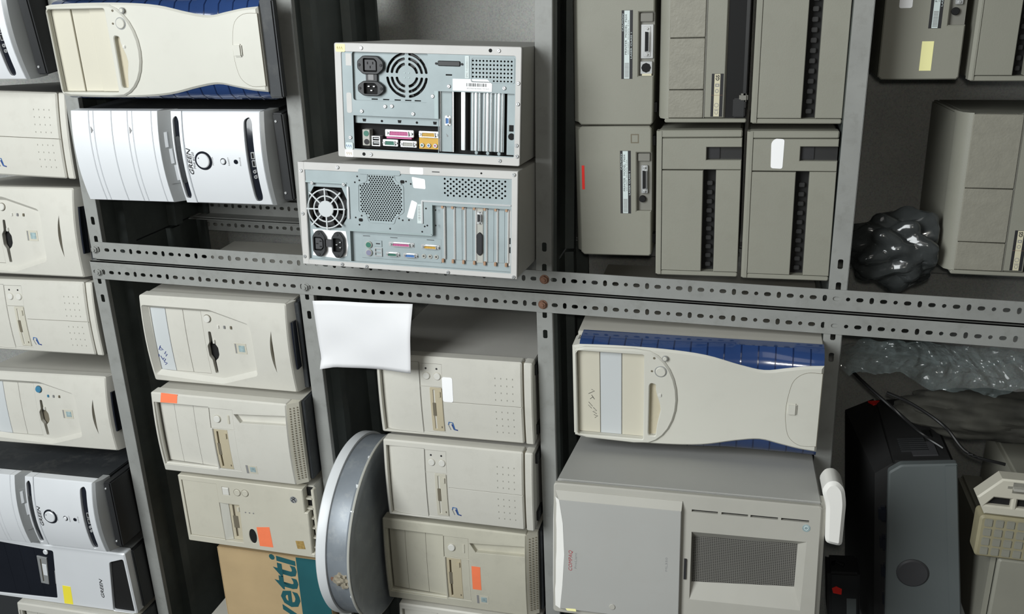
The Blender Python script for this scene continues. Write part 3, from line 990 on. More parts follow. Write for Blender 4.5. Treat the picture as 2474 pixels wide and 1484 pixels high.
# ------------------------------------------------------------------ tower kind 7: silver front with a black drive face
def tower_black_face(label, pose, W, H, D=420):
    t = Thing('computer_tower', label, 'computer', *pose)
    face = rpoly([(10, 415), (172, 415), (160, 203), (16, 226)], 5, 3)
    dark = rpoly([(2, 64), (146, 43), (160, 1), (2, 1)], 6, 3)
    t.plate('front_panel', 'silver', rrect(0, -6, W, H, 4, 3), 0, 26, holes=[face, dark], ch=3, hch=1)
    b = t.plate('drive_face', 'gloss_black', inset(ccw(face), .6), 2, 10, label='glossy black drive face')
    for zz in (296, 340, 384):
        t.add('drive_bay_cover', 'gloss_black', B().plate(rect(20, zz - 34, 166, zz + 6), 1.4, 4, ch=.5), parent=b)
    f = t.plate('floppy_drive', 'silver_dark', [(57, 240), (59, 263), (140, 256), (137, 227)], -1, 4, ch=.6, holes=[[(64, 252), (64, 255.5), (132, 248.5), (132, 245)]], hch=.3)
    t.add('disk_slot', 'slot_shadow', B().box(60, 136, 1.5, 3, 240, 258), parent=f)
    t.add('drive_lever', 'silver', B().plate([(84, 236), (85, 248), (118, 245), (117, 232)], -2, 2, ch=.4), parent=f)
    ring_button(t, 'push_button', 154, 226, 7, 1, 'silver', 'black_plastic', 1.4, 3)
    t.plate('card_slot', 'ink_grey', [(60, 214), (61, 220), (100, 214), (99, 208)], .5, 3)
    t.plate('dark_grille', 'hole_black', inset(ccw(dark), -.5), 8, 12, label='black lower grille')
    t.text('maker_lettering', 'GREEN', 'ink_black', 38, 78, 56, 9, -.5, shear=.25, bold=.01, rot=-.09)
    sticker(t, 'yellow sticker', 'sticker_yellow', [(4, 181), (4, 207), (59, 200), (58, 176)])
    t.add('case', 'silver_dark', B().box(3, W - 3, 26, D, -2, H - 3, ch=2))
    t.add('base', 'black_plastic', B().box(6, W - 6, 24, D - 8, -12, 1, ch=2))
    return t


# ------------------------------------------------------------------ rear-side pieces
def screw(t, x, z, y=-.2, r=3.4, material='chrome'):
    b = B()
    b.disc(x, z, r, y - 2.2, y + .5, 12, ch=.8)
    a = random.uniform(0, PI)
    o = t.add('screw', material, b)
    c, s_ = math.cos(a) * r * .6, math.sin(a) * r * .6
    t.add('screw_slot', 'ink_black', B().stroke([(x - c, z - s_), (x + c, z + s_)], .8, y - 2.35, y - 2.1), parent=o)
    return o


def dsub(t, x0, x1, z0, z1, y, inner, sx=None, horizontal=True, name='port', label=None):
    """D-shaped socket: metal flange, coloured insert with pin rows, two hex posts"""
    w, h = x1 - x0, z1 - z0
    o = t.plate(name, 'chrome', rrect(x0, z0, x1, z1, 1.5, 2), y - 1, y + 3, ch=.4, label=label)
    if w >= h:
        e = w * .155
        ins = [(x0 + e + 1.2, z0 + h * .16), (x1 - e - 1.2, z0 + h * .16), (x1 - e, z1 - h * .16), (x0 + e, z1 - h * .16)]
        posts = ((x0 + e * .5, (z0 + z1) / 2), (x1 - e * .5, (z0 + z1) / 2))
    else:
        e = h * .155
        ins = [(x0 + w * .16, z0 + e), (x1 - w * .16, z0 + e + 1.2), (x1 - w * .16, z1 - e - 1.2), (x0 + w * .16, z1 - e)]
        posts = (((x0 + x1) / 2, z0 + e * .5), ((x0 + x1) / 2, z1 - e * .5))
    ins = rpoly(ins, 1.4, 2)
    t.plate('shell', 'chrome', ins, y - 5, y, parent=o, holes=[inset(ccw(ins), .8)])
    t.plate('insert', inner, inset(ccw(ins), .8), y - 3.8, y, parent=o)
    b = B()
    n = max(4, int(max(w, h) * (1 - .4) / 2.8))
    for r in (-1, 1):
        for i in range(n):
            f = (i + .7) / (n + .4)
            if w >= h:
                cx, cz = ins_lerp(x0 + e + 1.5, x1 - e - 1.5, f), (z0 + z1) / 2 + r * h * .14
            else:
                cx, cz = (x0 + x1) / 2 + r * w * .14, ins_lerp(z0 + e + 1.5, z1 - e - 1.5, f)
            b.plate(rect(cx - .5, cz - .5, cx + .5, cz + .5), y - 4, y - 3.7)
    t.add('pin_holes', 'ink_black', b, parent=o, kind='stuff')
    for px, pz in posts:
        t.add('hex_post', 'chrome', B().plate(circle(px, pz, min(2.4, e * .42), 6), y - 4.5, y, ch=.4), parent=o)
    return o


def ins_lerp(a, b, f):
    return a + (b - a) * f


def iec(t, cx, cz, w, h, y, vertical, male):
    """mains socket: six-sided flange with ears, rounded well, three contacts"""
    if vertical:
        fl = [(cx - w / 2, cz - h * .28), (cx - w * .2, cz - h / 2), (cx + w * .2, cz - h / 2), (cx + w / 2, cz - h * .28), (cx + w / 2, cz + h * .28), (cx + w * .2, cz + h / 2), (cx - w * .2, cz + h / 2), (cx - w / 2, cz + h * .28)]
        ww, wh = w * .72, h * .52
        ears = ((cx, cz - h * .41), (cx, cz + h * .41))
    else:
        fl = [(cx - w / 2, cz - h * .2), (cx - w * .28, cz - h / 2), (cx + w * .28, cz - h / 2), (cx + w / 2, cz - h * .2), (cx + w / 2, cz + h * .2), (cx + w * .28, cz + h / 2), (cx - w * .28, cz + h / 2), (cx - w / 2, cz + h * .2)]
        ww, wh = w * .52, h * .74
        ears = ((cx - w * .41, cz), (cx + w * .41, cz))
    k = 5
    well = [(cx - ww / 2, cz - wh / 2 + (k if not vertical else 0)), (cx - ww / 2 + k, cz - wh / 2), (cx + ww / 2 - k, cz - wh / 2), (cx + ww / 2, cz - wh / 2 + k), (cx + ww / 2, cz + wh / 2), (cx - ww / 2, cz + wh / 2)]
    well = rpoly(well, 2, 2)
    o = t.plate('mains_socket', 'black_plastic', rpoly(fl, 3, 2), y - 8, y + 1, holes=[well], ch=1.2, hch=.4)
    t.plate('socket_well', 'hole_black', inset(ccw(well), -1), y - .8, y, parent=o)
    if not male:
        iw = inset(ccw(well), 2.2)
        t.plate('socket_core', 'dev_knob', iw, y - 7, y - 1, parent=o, ch=.5)
    for dx, dz in (((0, 3.5), (-5, -3.5), (5, -3.5)) if not vertical else ((-3.5, 0), (3.5, 5), (3.5, -5))):
        q = (dx, dz)
        if male:
            t.box('pin', 'chrome', cx + q[0] - .8, cx + q[0] + .8, y - 5, y - 1, cz + q[1] - 1.6, cz + q[1] + 1.6, parent=o)
        else:
            t.box('pin_slot', 'hole_black', cx + q[0] - (1 if not vertical else 2.2), cx + q[0] + (1 if not vertical else 2.2), y - 7.3, y - 6, cz + q[1] - (2.2 if not vertical else 1), cz + q[1] + (2.2 if not vertical else 1), parent=o)
    for ex, ez in ears:
        t.add('socket_screw', 'ink_black', B().disc(ex, ez, 2.6, y - 9, y - 7, 10, ch=.5), parent=o)
    return o


def arc_slot(cx, cz, r0, r1, a0, a1, n=6):
    p = [(cx + r1 * math.cos(math.radians(a0 + (a1 - a0) * i / n)), cz + r1 * math.sin(math.radians(a0 + (a1 - a0) * i / n))) for i in range(n + 1)]
    p += [(cx + r0 * math.cos(math.radians(a1 + (a0 - a1) * i / n)), cz + r0 * math.sin(math.radians(a1 + (a0 - a1) * i / n))) for i in range(n + 1)]
    return rpoly(p, min(2.2, (r1 - r0) * .45), 2)


def rear_case(t, W, H, D, side='case_grey'):
    t.add('case_cover', side, B().plate(rrect(0, 0, W, H, 3, 2), 4, D, holes=[rrect(9, 8, W - 9, H - 9, 2, 2)], ch=0))
    t.add('case_front', side, B().box(0, W, D - 2, D + 28, 0, H, ch=4), label='front of the case, turned to the wall')
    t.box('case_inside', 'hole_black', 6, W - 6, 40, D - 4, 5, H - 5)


# ------------------------------------------------------------------ the two computers turned with their sockets to the room
def rear_small():
    W, H, D = 202.0, 344.0, 370
    t = Thing('computer_tower', 'smaller of two computers showing their sockets, with a slotted round fan grille', 'computer',
              (.2925, -.1029, 1.3370), 3.0, -.97)
    rear_case(t, W, H, D)
    # painted rim of the cover
    t.plate('cover_rim', 'rim_paint', rrect(0, 0, W, H, 3, 2), -1, 8, holes=[rrect(14.5, 10, 187, 331, 3, 2)], ch=1, hch=.5)
    psu = rrect(103, 168, 187.5, 311, 4, 2)
    io = rpoly([(16, 150), (62, 150), (62, 150), (76, 150), (76, 312), (16, 312)], 4, 2)
    slots = rrect(16, 11, 124, 153, 4, 2)
    grid = []
    for i in range(12):
        for j in range(6):
            grid.append(circle(177.5 - j * 6.7, 86.5 - i * 6.27, 1.75, 8))
    grid = [g for g in grid if not (g[0][1] > 52 and g[0][0] < 147)]
    t.plate('back_plate', 'zinc', rect(14, 9, 187.6, 332), .5, 2.5, holes=[psu, rect(16, 150.5, 76, 312), rect(16, 11.5, 124, 149.5), rrect(151, 124, 153.5, 136, 1, 2)] + grid)
    t.plate('grid_frame', 'zinc', rrect(141, 12, 184, 90, 3, 2), -.3, .6, holes=[rrect(143, 14, 182, 88.5, 3, 2)])
    t.plate('step_wall', 'zinc_dark', rect(76, 150, 124, 157), 0, 12)
    # power supply
    p = t.plate('power_supply', 'zinc', rect(100, 165, 190, 314), 6, 9,
                holes=[arc_slot(149, 210, r0, r1, a0, a0 + 90 - 2 * g) for r0, r1, g in ((17, 22, 9), (26, 31, 6), (34.5, 39.5, 5)) for a0 in (g, 90 + g, 180 + g, 270 + g)]
                + [[(104.5, z - 6), (106.5, z - 6), (106.5, z + 6), (104.5, z + 6)] for z in (272, 250, 228, 208, 190)], hch=0)
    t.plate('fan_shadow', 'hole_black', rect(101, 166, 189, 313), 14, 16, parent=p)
    b = B()
    for i in range(7):
        a = 2 * PI * i / 7
        q = [(149 + 11 * math.cos(a), 210 + 11 * math.sin(a)), (149 + 38 * math.cos(a + .2), 210 + 38 * math.sin(a + .2)), (149 + 38 * math.cos(a + .75), 210 + 38 * math.sin(a + .75)), (149 + 11 * math.cos(a + .6), 210 + 11 * math.sin(a + .6))]
        b.plate(q, 12, 12.8)
    t.add('fan_blades', 'black_plastic', b, parent=p)
    for dx, dz in ((-4, -4), (4, -4), (-4, 4), (4, 4)):
        t.add('rivet', 'zinc_dark', B().disc(149 + dx, 210 + dz, 1.3, 5.4, 6.2, 8), parent=p)
    iec(t, 165, 276, 32, 50, 6, True, False)
    sw = t.plate('voltage_switch', 'black_plastic', rect(134, 264, 153, 286), 1, 7, ch=.8)
    t.box('switch_slider', 'ink_grey', 139, 149, -.4, 2, 270, 281, parent=sw, ch=.6)
    iec(t, 124.5, 276, 26, 50, 6, True, True)
    # upper right: blanked socket, keyhole
    c = t.plate('blank_connector', 'black_plastic', rrect(167, 109, 176, 150, 2, 2), -2, 3, ch=1.2)
    for zz in (106, 153):
        t.add('hex_post', 'ink_black', B().disc(171, zz, 2, -1.5, 1, 8), parent=c)
    t.plate('keyhole_back', 'hole_black', rrect(150.5, 123.5, 154, 136.5, 1, 2), 3, 4)
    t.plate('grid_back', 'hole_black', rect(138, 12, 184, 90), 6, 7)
    # label with bar code, and the long narrow one
    lb = t.plate('barcode_label', 'sticker_white', [(126, 52), (126, 123), (146, 123), (146.5, 60), (139, 51.5)], -.3, .5, label='white bar code label')
    b = B()
    z = 62.0
    while z < 98:
        w_ = random.choice((.5, .8, 1.2))
        b.plate(rect(134, z, 139.5, z + w_), -.45, -.3)
        z += w_ + random.choice((.6, .9, 1.1))
    t.add('barcode', 'ink_black', b, parent=lb, kind='stuff')
    t.text('label_print', 'S/N 2L-100658-006508', 'ink_grey', 104, 129.7, 40, 2.6, -.4, parent=lb, rot=PI / 2)
    for o in lb.children:
        if o.name.startswith('label_print'):
            for v in o.data.vertices:
                v.co.x += .0065; v.co.z -= .054
    l2 = t.plate('narrow_label', 'label_cool', rect(147.5, 93.5, 185, 100.5), -.3, .5)
    t.text('label_print', 'SMC 7102030111', 'ink_grey', 149, 95.5, 33, 3, -.4, parent=l2)
    # expansion slots
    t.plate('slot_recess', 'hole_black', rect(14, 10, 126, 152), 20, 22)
    br = t.plate('slot_bracket', 'zinc', rect(18, 127, 124, 147), 8, 9.5, label='card bracket with a blue video port')
    dsub(t, 64, 82, 129, 140, 8, 'port_blue', name='video_port')
    t.plate('bracket_mark', 'ink_grey', [(44, 136), (50, 138), (46, 134)], 7.6, 8)
    t.add('slot_bracket', 'chrome', B().box(22, 124, 7, 9, 102.5, 110, ch=.8))
    for zz in (148.5, 124.5):
        t.add('slot_rail', 'chrome', B().box(18, 124, 6, 9, zz - 1.2, zz + 1.2, ch=.5))
    for i, zz in enumerate((83, 62, 41.5)):
        o = t.add('slot_cover', 'zinc', B().box(22, 124, 6.5, 8.5, zz - 10.5, zz + 9, ch=.5))
        t.add('cover_ridge', 'chrome', B().box(22, 124, 3.5, 7.5, zz - 3.2, zz + 1.0, ch=1.2), parent=o)
        t.add('cover_ridge', 'chrome', B().box(22, 124, 4.5, 7.5, zz + 4.0, zz + 5.6, ch=.7), parent=o)
        t.add('cover_ridge', 'chrome', B().box(22, 124, 4.5, 7.5, zz - 8.2, zz - 6.8, ch=.6), parent=o)
        t.add('cover_screw', 'zinc', B().disc(19, zz - 2, 3.2, 4.5, 8, 12, ch=.8), parent=o)
    o = t.plate('slot_cover', 'zinc', rect(18, 13, 124, 26), 7, 8.5)
    t.box('cover_socket', 'hole_black', 59, 70, 6.5, 7.5, 14, 22, parent=o)
    t.add('cover_socket', 'hole_black', B().disc(50, 17.5, 6, 6.4, 7.5, 16), parent=o)
    # board connectors
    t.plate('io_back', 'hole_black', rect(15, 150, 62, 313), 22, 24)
    bl = t.plate('blank_strip', 'zinc', rect(62, 150.5, 76, 312), 8, 10)
    for zz, sq in ((294, 1), (260, 0), (226, 1), (193, 0), (159, 1)):
        if sq:
            t.plate('notch', 'hole_black', [(65, zz - 2.5), (70, zz - 3.5), (70, zz + 3.5), (65, zz + 2.5)], 7.4, 8.2, parent=bl)
        else:
            t.plate('notch', 'hole_black', circle(67, zz, 2.2, 10), 7.4, 8.2, parent=bl)
    ps = t.plate('mouse_and_keyboard_port', 'label_grey', rrect(22, 283, 51, 297, 1, 2), 4, 20, ch=.6)
    t.add('port_hole', 'port_green', B().disc(44, 289.5, 5, 3.2, 4.2, 18), parent=ps)
    t.add('port_hole', 'ink_black', B().disc(29, 289, 5, 3.2, 4.2, 18), parent=ps)
    us = t.plate('usb_port', 'chrome', rect(22, 263, 40, 279), 4, 20, holes=[rect(24, 265, 30, 277), rect(32, 265, 38, 277)], hch=.4)
    t.plate('usb_back', 'hole_black', rect(23, 264, 39, 278), 8, 9, parent=us)
    for a in (27.6, 35.6):
        t.box('usb_tongue', 'white_grey', a - .9, a + .9, 5, 8, 266, 276, parent=us)
    dsub(t, 40, 53, 199, 254, 8, 'pink', name='printer_port', label='pink printer port')
    t.box('port_housing', 'pink', 36.5, 41, 9, 20, 204, 252)
    dsub(t, 22.5, 35, 229.5, 259, 8, 'port_green', name='serial_port', label='green serial port')
    dsub(t, 22, 34, 193.5, 225, 8, 'label_grey', name='serial_port')
    dsub(t, 41, 53, 151, 189, 7, 'port_yellow', name='game_port', label='yellow game port')
    au = t.box('audio_block', 'port_yellow', 21, 41, 7.5, 20, 151, 189)
    for zz, mm in ((183, 'port_green'), (170.5, 'port_blue'), (158, 'pink')):
        t.add('audio_jack', 'chrome', B().ring(27.5, zz, 1.6, 4, 5, 8, 16), parent=au)
        t.add('jack_colour', mm, B().disc(27.5, zz, 1.7, 6, 7.6, 10), parent=au)
    for x, z in ((133, 130), (133, 30), (115, 160), (84, 295), (83, 197), (142, 5), (107, 5), (36, 6), (17, 5), (195, 40), (36, 319), (94, 250), (95, 237), (7, 279), (194, 292), (8, 36)):
        screw(t, x, z, -.8 if x > 187 or z < 10 or x < 14 else .4)
    for x, z in ((7, 293), (195, 55)):
        t.add('hole', 'hole_black', B().disc(x, z, 3.2, -1.2, -.8, 14))
    for z0, z1, x0, x1, m_ in ((325, 341, 186.5, 200, 'sticker_cream'), (314, 328, 14, 27, 'label_cool'), (314, 330, .5, 14, 'sticker_white')):
        s_ = t.plate('sticker', m_, rrect(x0, z0 - (2 if z0 == 325 else 0), x1, z1, 2, 2), -1.3, -.9, label='small torn warranty sticker')
        for i in range(3):
            t.add('sticker_print', 'badge_brown' if m_ != 'label_cool' else 'badge_blue', B().stroke([(x0 + 4, z0 + 3 + i * 4), (x0 + 9, z0 + 4.5 + i * 4), (x0 + 6, z0 + 5.5 + i * 4)], .9, -1.5, -1.2), parent=s_)
    t.plate('old_label', 'rim_paint', rect(163, 312, 184, 323), .1, .6, label='torn paper label')
    t.plate('old_label', 'rim_paint', rrect(80, 314, 116, 324, 3, 2), .1, .6, label='torn paper label')
    t.add('foot', 'beige_yellow', B().disc(30, 20, 10, D - 20, D, 12))
    return t


def rear_large():
    W, H, D = 193.0, 417.0, 400
    t = Thing('computer_tower', 'bigger of two computers showing their sockets, with wire fan guard and white stickers', 'computer',
              (.0963, -.1418, 1.3345), 3.78, -.33)
    rear_case(t, W, H, D)
    t.plate('cover_rim', 'rim_paint', rect(0, 0, W, H), -1, 8, holes=[rect(9.5, 11, 179, 404)], ch=1, hch=.5)
    t.plate('cover_rim_top', 'rim_paint', rect(0, 404.5, W, H + .5), -1.4, 6, ch=1)
    psu = rect(11, 322, 156, 404.5)
    meshpoly = ccw([(178, 281), (178, 231), (165, 228), (158, 213), (110, 213), (100, 229), (88, 232), (88, 281), (101, 285), (106, 300), (156, 299), (163, 282)])
    holes = []
    for i in range(18):
        for j in range(26):
            x, z = 89 + j * 3.62, 214.5 + i * 5.05 + (2.5 if j % 2 else 0)
            if pip(x, z, inset(meshpoly, 2.2)):
                holes.append(circle(x, z, 1.75, 6))
    for i in range(21):
        for j in range(4):
            x, z = 174 - j * 8.4 - (4.2 if i % 2 else 0), 134 - i * 5.55
            if x > 143:
                holes.append(circle(x, z, 2.0, 8))
    recess = ccw([(126, 12), (126, 159), (73, 159), (70, 320), (11, 320), (11, 12)])
    t.plate('back_plate', 'zinc', rect(9, 11, 179.2, 404.5), .5, 2.5, holes=[inset(ccw(psu), .6), inset(recess, .5)] + holes)
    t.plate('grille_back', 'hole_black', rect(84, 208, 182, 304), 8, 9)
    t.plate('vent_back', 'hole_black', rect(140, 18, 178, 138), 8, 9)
    fr = ccw([(186, 297), (186, 216), (92, 206), (84, 226), (84, 290), (100, 303), (158, 303)])
    t.plate('grille_bead', 'zinc', rpoly(inset(meshpoly, -1.2), 4, 2), -.5, .6, holes=[rpoly(inset(meshpoly, .2), 3, 2)])
    t.plate('grille_tab', 'zinc', rrect(176, 217, 185, 298, 3, 2), -1.6, -.9)
    # power supply with wire fan guard
    sq = ccw([(149, 391), (149, 334), (127, 324.5), (91, 326), (72, 338), (69, 389), (83, 402.5), (131, 402)])
    p = t.plate('power_supply', 'zinc', rect(8, 319, 158, 407), 5, 8, holes=[inset(sq, 1)])
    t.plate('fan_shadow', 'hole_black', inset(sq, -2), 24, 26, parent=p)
    b = B()
    for i in range(7):
        a = 2 * PI * i / 7
        q = [(108 + 15 * math.cos(a), 365 + 15 * math.sin(a)), (108 + 36 * math.cos(a + .2), 365 + 36 * math.sin(a + .2)), (108 + 36 * math.cos(a + .7), 365 + 36 * math.sin(a + .7)), (108 + 15 * math.cos(a + .55), 365 + 15 * math.sin(a + .55))]
        b.plate(q, 17, 17.8)
    t.add('fan_blades', 'black_plastic', b, parent=p)
    g = t.add('fan_guard', 'white_grey', B().disc(108, 365, 15.5, -2.5, .5, 28, ch=.8), label='white wire fan guard')
    for r in (24, 36):
        t.add('guard_ring', 'white_grey', B().ring(108, 365, r - 1.3, r + 1.3, -2, .5, 36), parent=g)
    for k in range(8):
        a = k * PI / 4 + .03
        l = 38.5 if k % 2 == 0 else 44
        t.add('guard_spoke', 'white_grey', B().stroke([(108 + 15 * math.cos(a), 365 + 15 * math.sin(a)), (108 + l * math.cos(a), 365 + l * math.sin(a))], 2.5, -2.6, 0), parent=g)
    t.plate('white_label', 'sticker_white', [(67, 330), (67, 397), (50, 392), (17, 399), (14, 345), (20, 330), (40, 326)], 4.6, 5.2)
    iec(t, 41.5, 382, 49, 26, 4.6, False, False)
    iec(t, 41, 344, 49, 25, 4.6, False, True)
    t.box('socket_bridge', 'dev_knob', 36, 50, -1, 5, 356, 369, ch=.8)
    t.plate('psu_bead', 'chrome', rrect(92, 318, 152, 321.5, 1.5, 2), -2.2, .6)
    t.plate('seam_bead', 'zinc_dark', rrect(156, 322, 159, 404, 1, 2), -.6, .6)
    # stepped recess with sockets and slots
    t.plate('recess_floor', 'zinc', rect(9, 10, 128, 322), 9, 11, holes=[rect(19, 145, 62, 299)])
    t.plate('recess_wall', 'zinc_dark', rect(71, 158, 127, 161), 0, 10)
    t.plate('recess_wall', 'zinc_dark', rect(69, 159, 72.5, 321), 0, 10)
    io = t.plate('socket_shield', 'zinc', rect(18, 144, 63, 300), 7.5, 9, ch=.6)
    for zz in (290, 236, 165):
        t.plate('shield_slot', 'ink_black', rect(59.5, zz - 7, 60.5, zz + 7), 7.2, 7.7, parent=io)
    for x, m_ in ((44, 'port_green'), (29, 'port_lilac')):
        o = t.add('mouse_and_keyboard_port', 'label_grey', B().disc(x, 285.5, 6.6, 4.5, 8, 22, ch=.6))
        t.add('port_hole', m_, B().disc(x, 285.5, 5, 3.8, 4.7, 18), parent=o)
    us = t.plate('usb_port', 'chrome', rect(23, 259.5, 39, 274), 5, 9, holes=[rect(25, 261, 30, 272.5), rect(32, 261, 37, 272.5)], hch=.4)
    t.plate('usb_back', 'hole_black', rect(24, 260, 38, 273.5), 7.6, 8, parent=us)
    ol = t.plate('blank_port', 'zinc', rect(41, 259.5, 53, 274.5), 6, 8, ch=.5)
    t.box('blank_slit', 'ink_black', 46, 48, 5.7, 6.3, 263, 271, parent=ol)
    dsub(t, 43.5, 52.5, 196, 246, 7.5, 'pink', name='printer_port', label='pink printer port')
    dsub(t, 42.5, 51.5, 147, 182.5, 7.5, 'port_yellow', name='game_port', label='yellow game port')
    dsub(t, 24, 33, 225, 252, 7.5, 'port_green', name='serial_port', label='green serial port')
    dsub(t, 24, 33, 189.5, 218, 7.5, 'port_blue', name='video_port', label='blue video port')
    for zz in (178, 166, 154):
        o = t.add('audio_jack', 'label_grey', B().ring(29, zz, 1.5, 4.2, 6, 8, 16))
        t.add('jack_hole', 'ink_black', B().disc(29, zz, 1.6, 6.6, 7.6, 10), parent=o)
    for i, zz in enumerate((141, 122, 102, 81.5, 62, 42, 22)):
        o = t.add('slot_rib', 'rim_paint', B().box(26, 124, 4.5, 9.5, zz - 5.5, zz - 2.5, ch=1.2))
        t.box('rib_edge', 'zinc', 22, 126, 7.8, 9.2, zz - 2, zz + 5, parent=o)
        for xx in (124, 24):
            t.box('copper_tab', 'copper', xx - 4, xx + 3, 4, 9, zz - 2.4, zz + 1.8, parent=o, ch=.4)
    for zz in (111, 91, 52, 32):
        t.add('slot_cover', 'zinc', B().box(26, 122, 7.2, 9.2, zz - 7, zz + 6, ch=.6))
    cb = t.plate('slot_bracket', 'label_grey', rect(24, 65, 124, 77), 6.5, 8.2, label='grey card bracket with two sockets')
    dsub(t, 95, 118, 66, 76.5, 6.5, 'ink_black', name='card_port')
    t.add('card_port', 'ink_black', B().plate(rpoly([(37, 71), (42, 65.5), (76, 65.5), (81, 71), (76, 76.5), (42, 76.5)], 2, 2), 3.5, 7, ch=.8))
    o = t.plate('slot_cover', 'rim_paint', rect(22, 11.5, 126, 17.5), 7, 8.5)
    t.box('cover_socket', 'hole_black', 62, 73, 6.5, 7.5, 12, 17, parent=o)
    t.add('cover_socket', 'hole_black', B().disc(51, 13, 6, 6.4, 7.5, 14), parent=o)
    # stickers
    sticker(t, 'white sticker on the painted rim', 'sticker_white', rrect(180, 173.5, 192, 198.5, 2, 2), -1)
    sticker(t, 'slanted white sticker beside the grille', 'sticker_white', rpoly([(175, 196), (171.5, 171), (154, 170), (155, 193)], 2, 2), .3)
    sticker(t, 'white sticker beside the small bar code', 'sticker_white', rpoly([(133, 197), (128.5, 186), (98, 195), (101, 207)], 2, 2), .3)
    lb = t.plate('barcode_label', 'label_cool', [(126, 186), (126.5, 179), (91, 179), (91, 187)], .2, .6)
    b = B()
    x = 97.0
    while x < 122:
        b.plate(rect(x, 180.5, x + .7, 185), .05, .2)
        x += random.choice((1.4, 1.9, 2.4))
    t.add('barcode', 'ink_grey', b, parent=lb, kind='stuff')
    t.plate('corner_bead', 'chrome', rrect(91, 175.5, 133, 178.5, 1.4, 2), -1.4, .6)
    t.plate('corner_bead', 'chrome', rrect(131, 12, 134, 178, 1.4, 2), -.8, .6)
    for x, z in ((186, 338), (155, 391), (155, 328), (177, 411), (97, 412), (15, 413), (5, 337), (4, 288), (4, 129), (4, 6), (187, 7)):
        screw(t, x, z, -1 if x > 179 or x < 9 or z > 404 else .3)
    for x, z in ((171, 301), (160, 306), (164, 297), (160, 216), (166, 207), (162, 198), (95, 307), (99, 295), (98, 222), (95, 215), (96, 203), (82, 300), (78, 240), (76, 178), (86, 173), (119, 170), (88, 168), (117, 152), (89, 152)):
        t.add('hole', 'hole_black', B().disc(x, z, 1.6, .1, .6, 10))
    for x, z in ((165, 214), (91, 297)):
        t.plate('hook_hole', 'hole_black', rrect(x - 3, z - 4, x + 3, z + 4, 2, 2), .1, .6)
    t.box('rim_slit', 'ink_black', 185, 186.5, -1.3, -.9, 143, 157)
    t.add('hole', 'hole_black', B().disc(187, 66, 1.8, -1.3, -.9, 10))
    return t


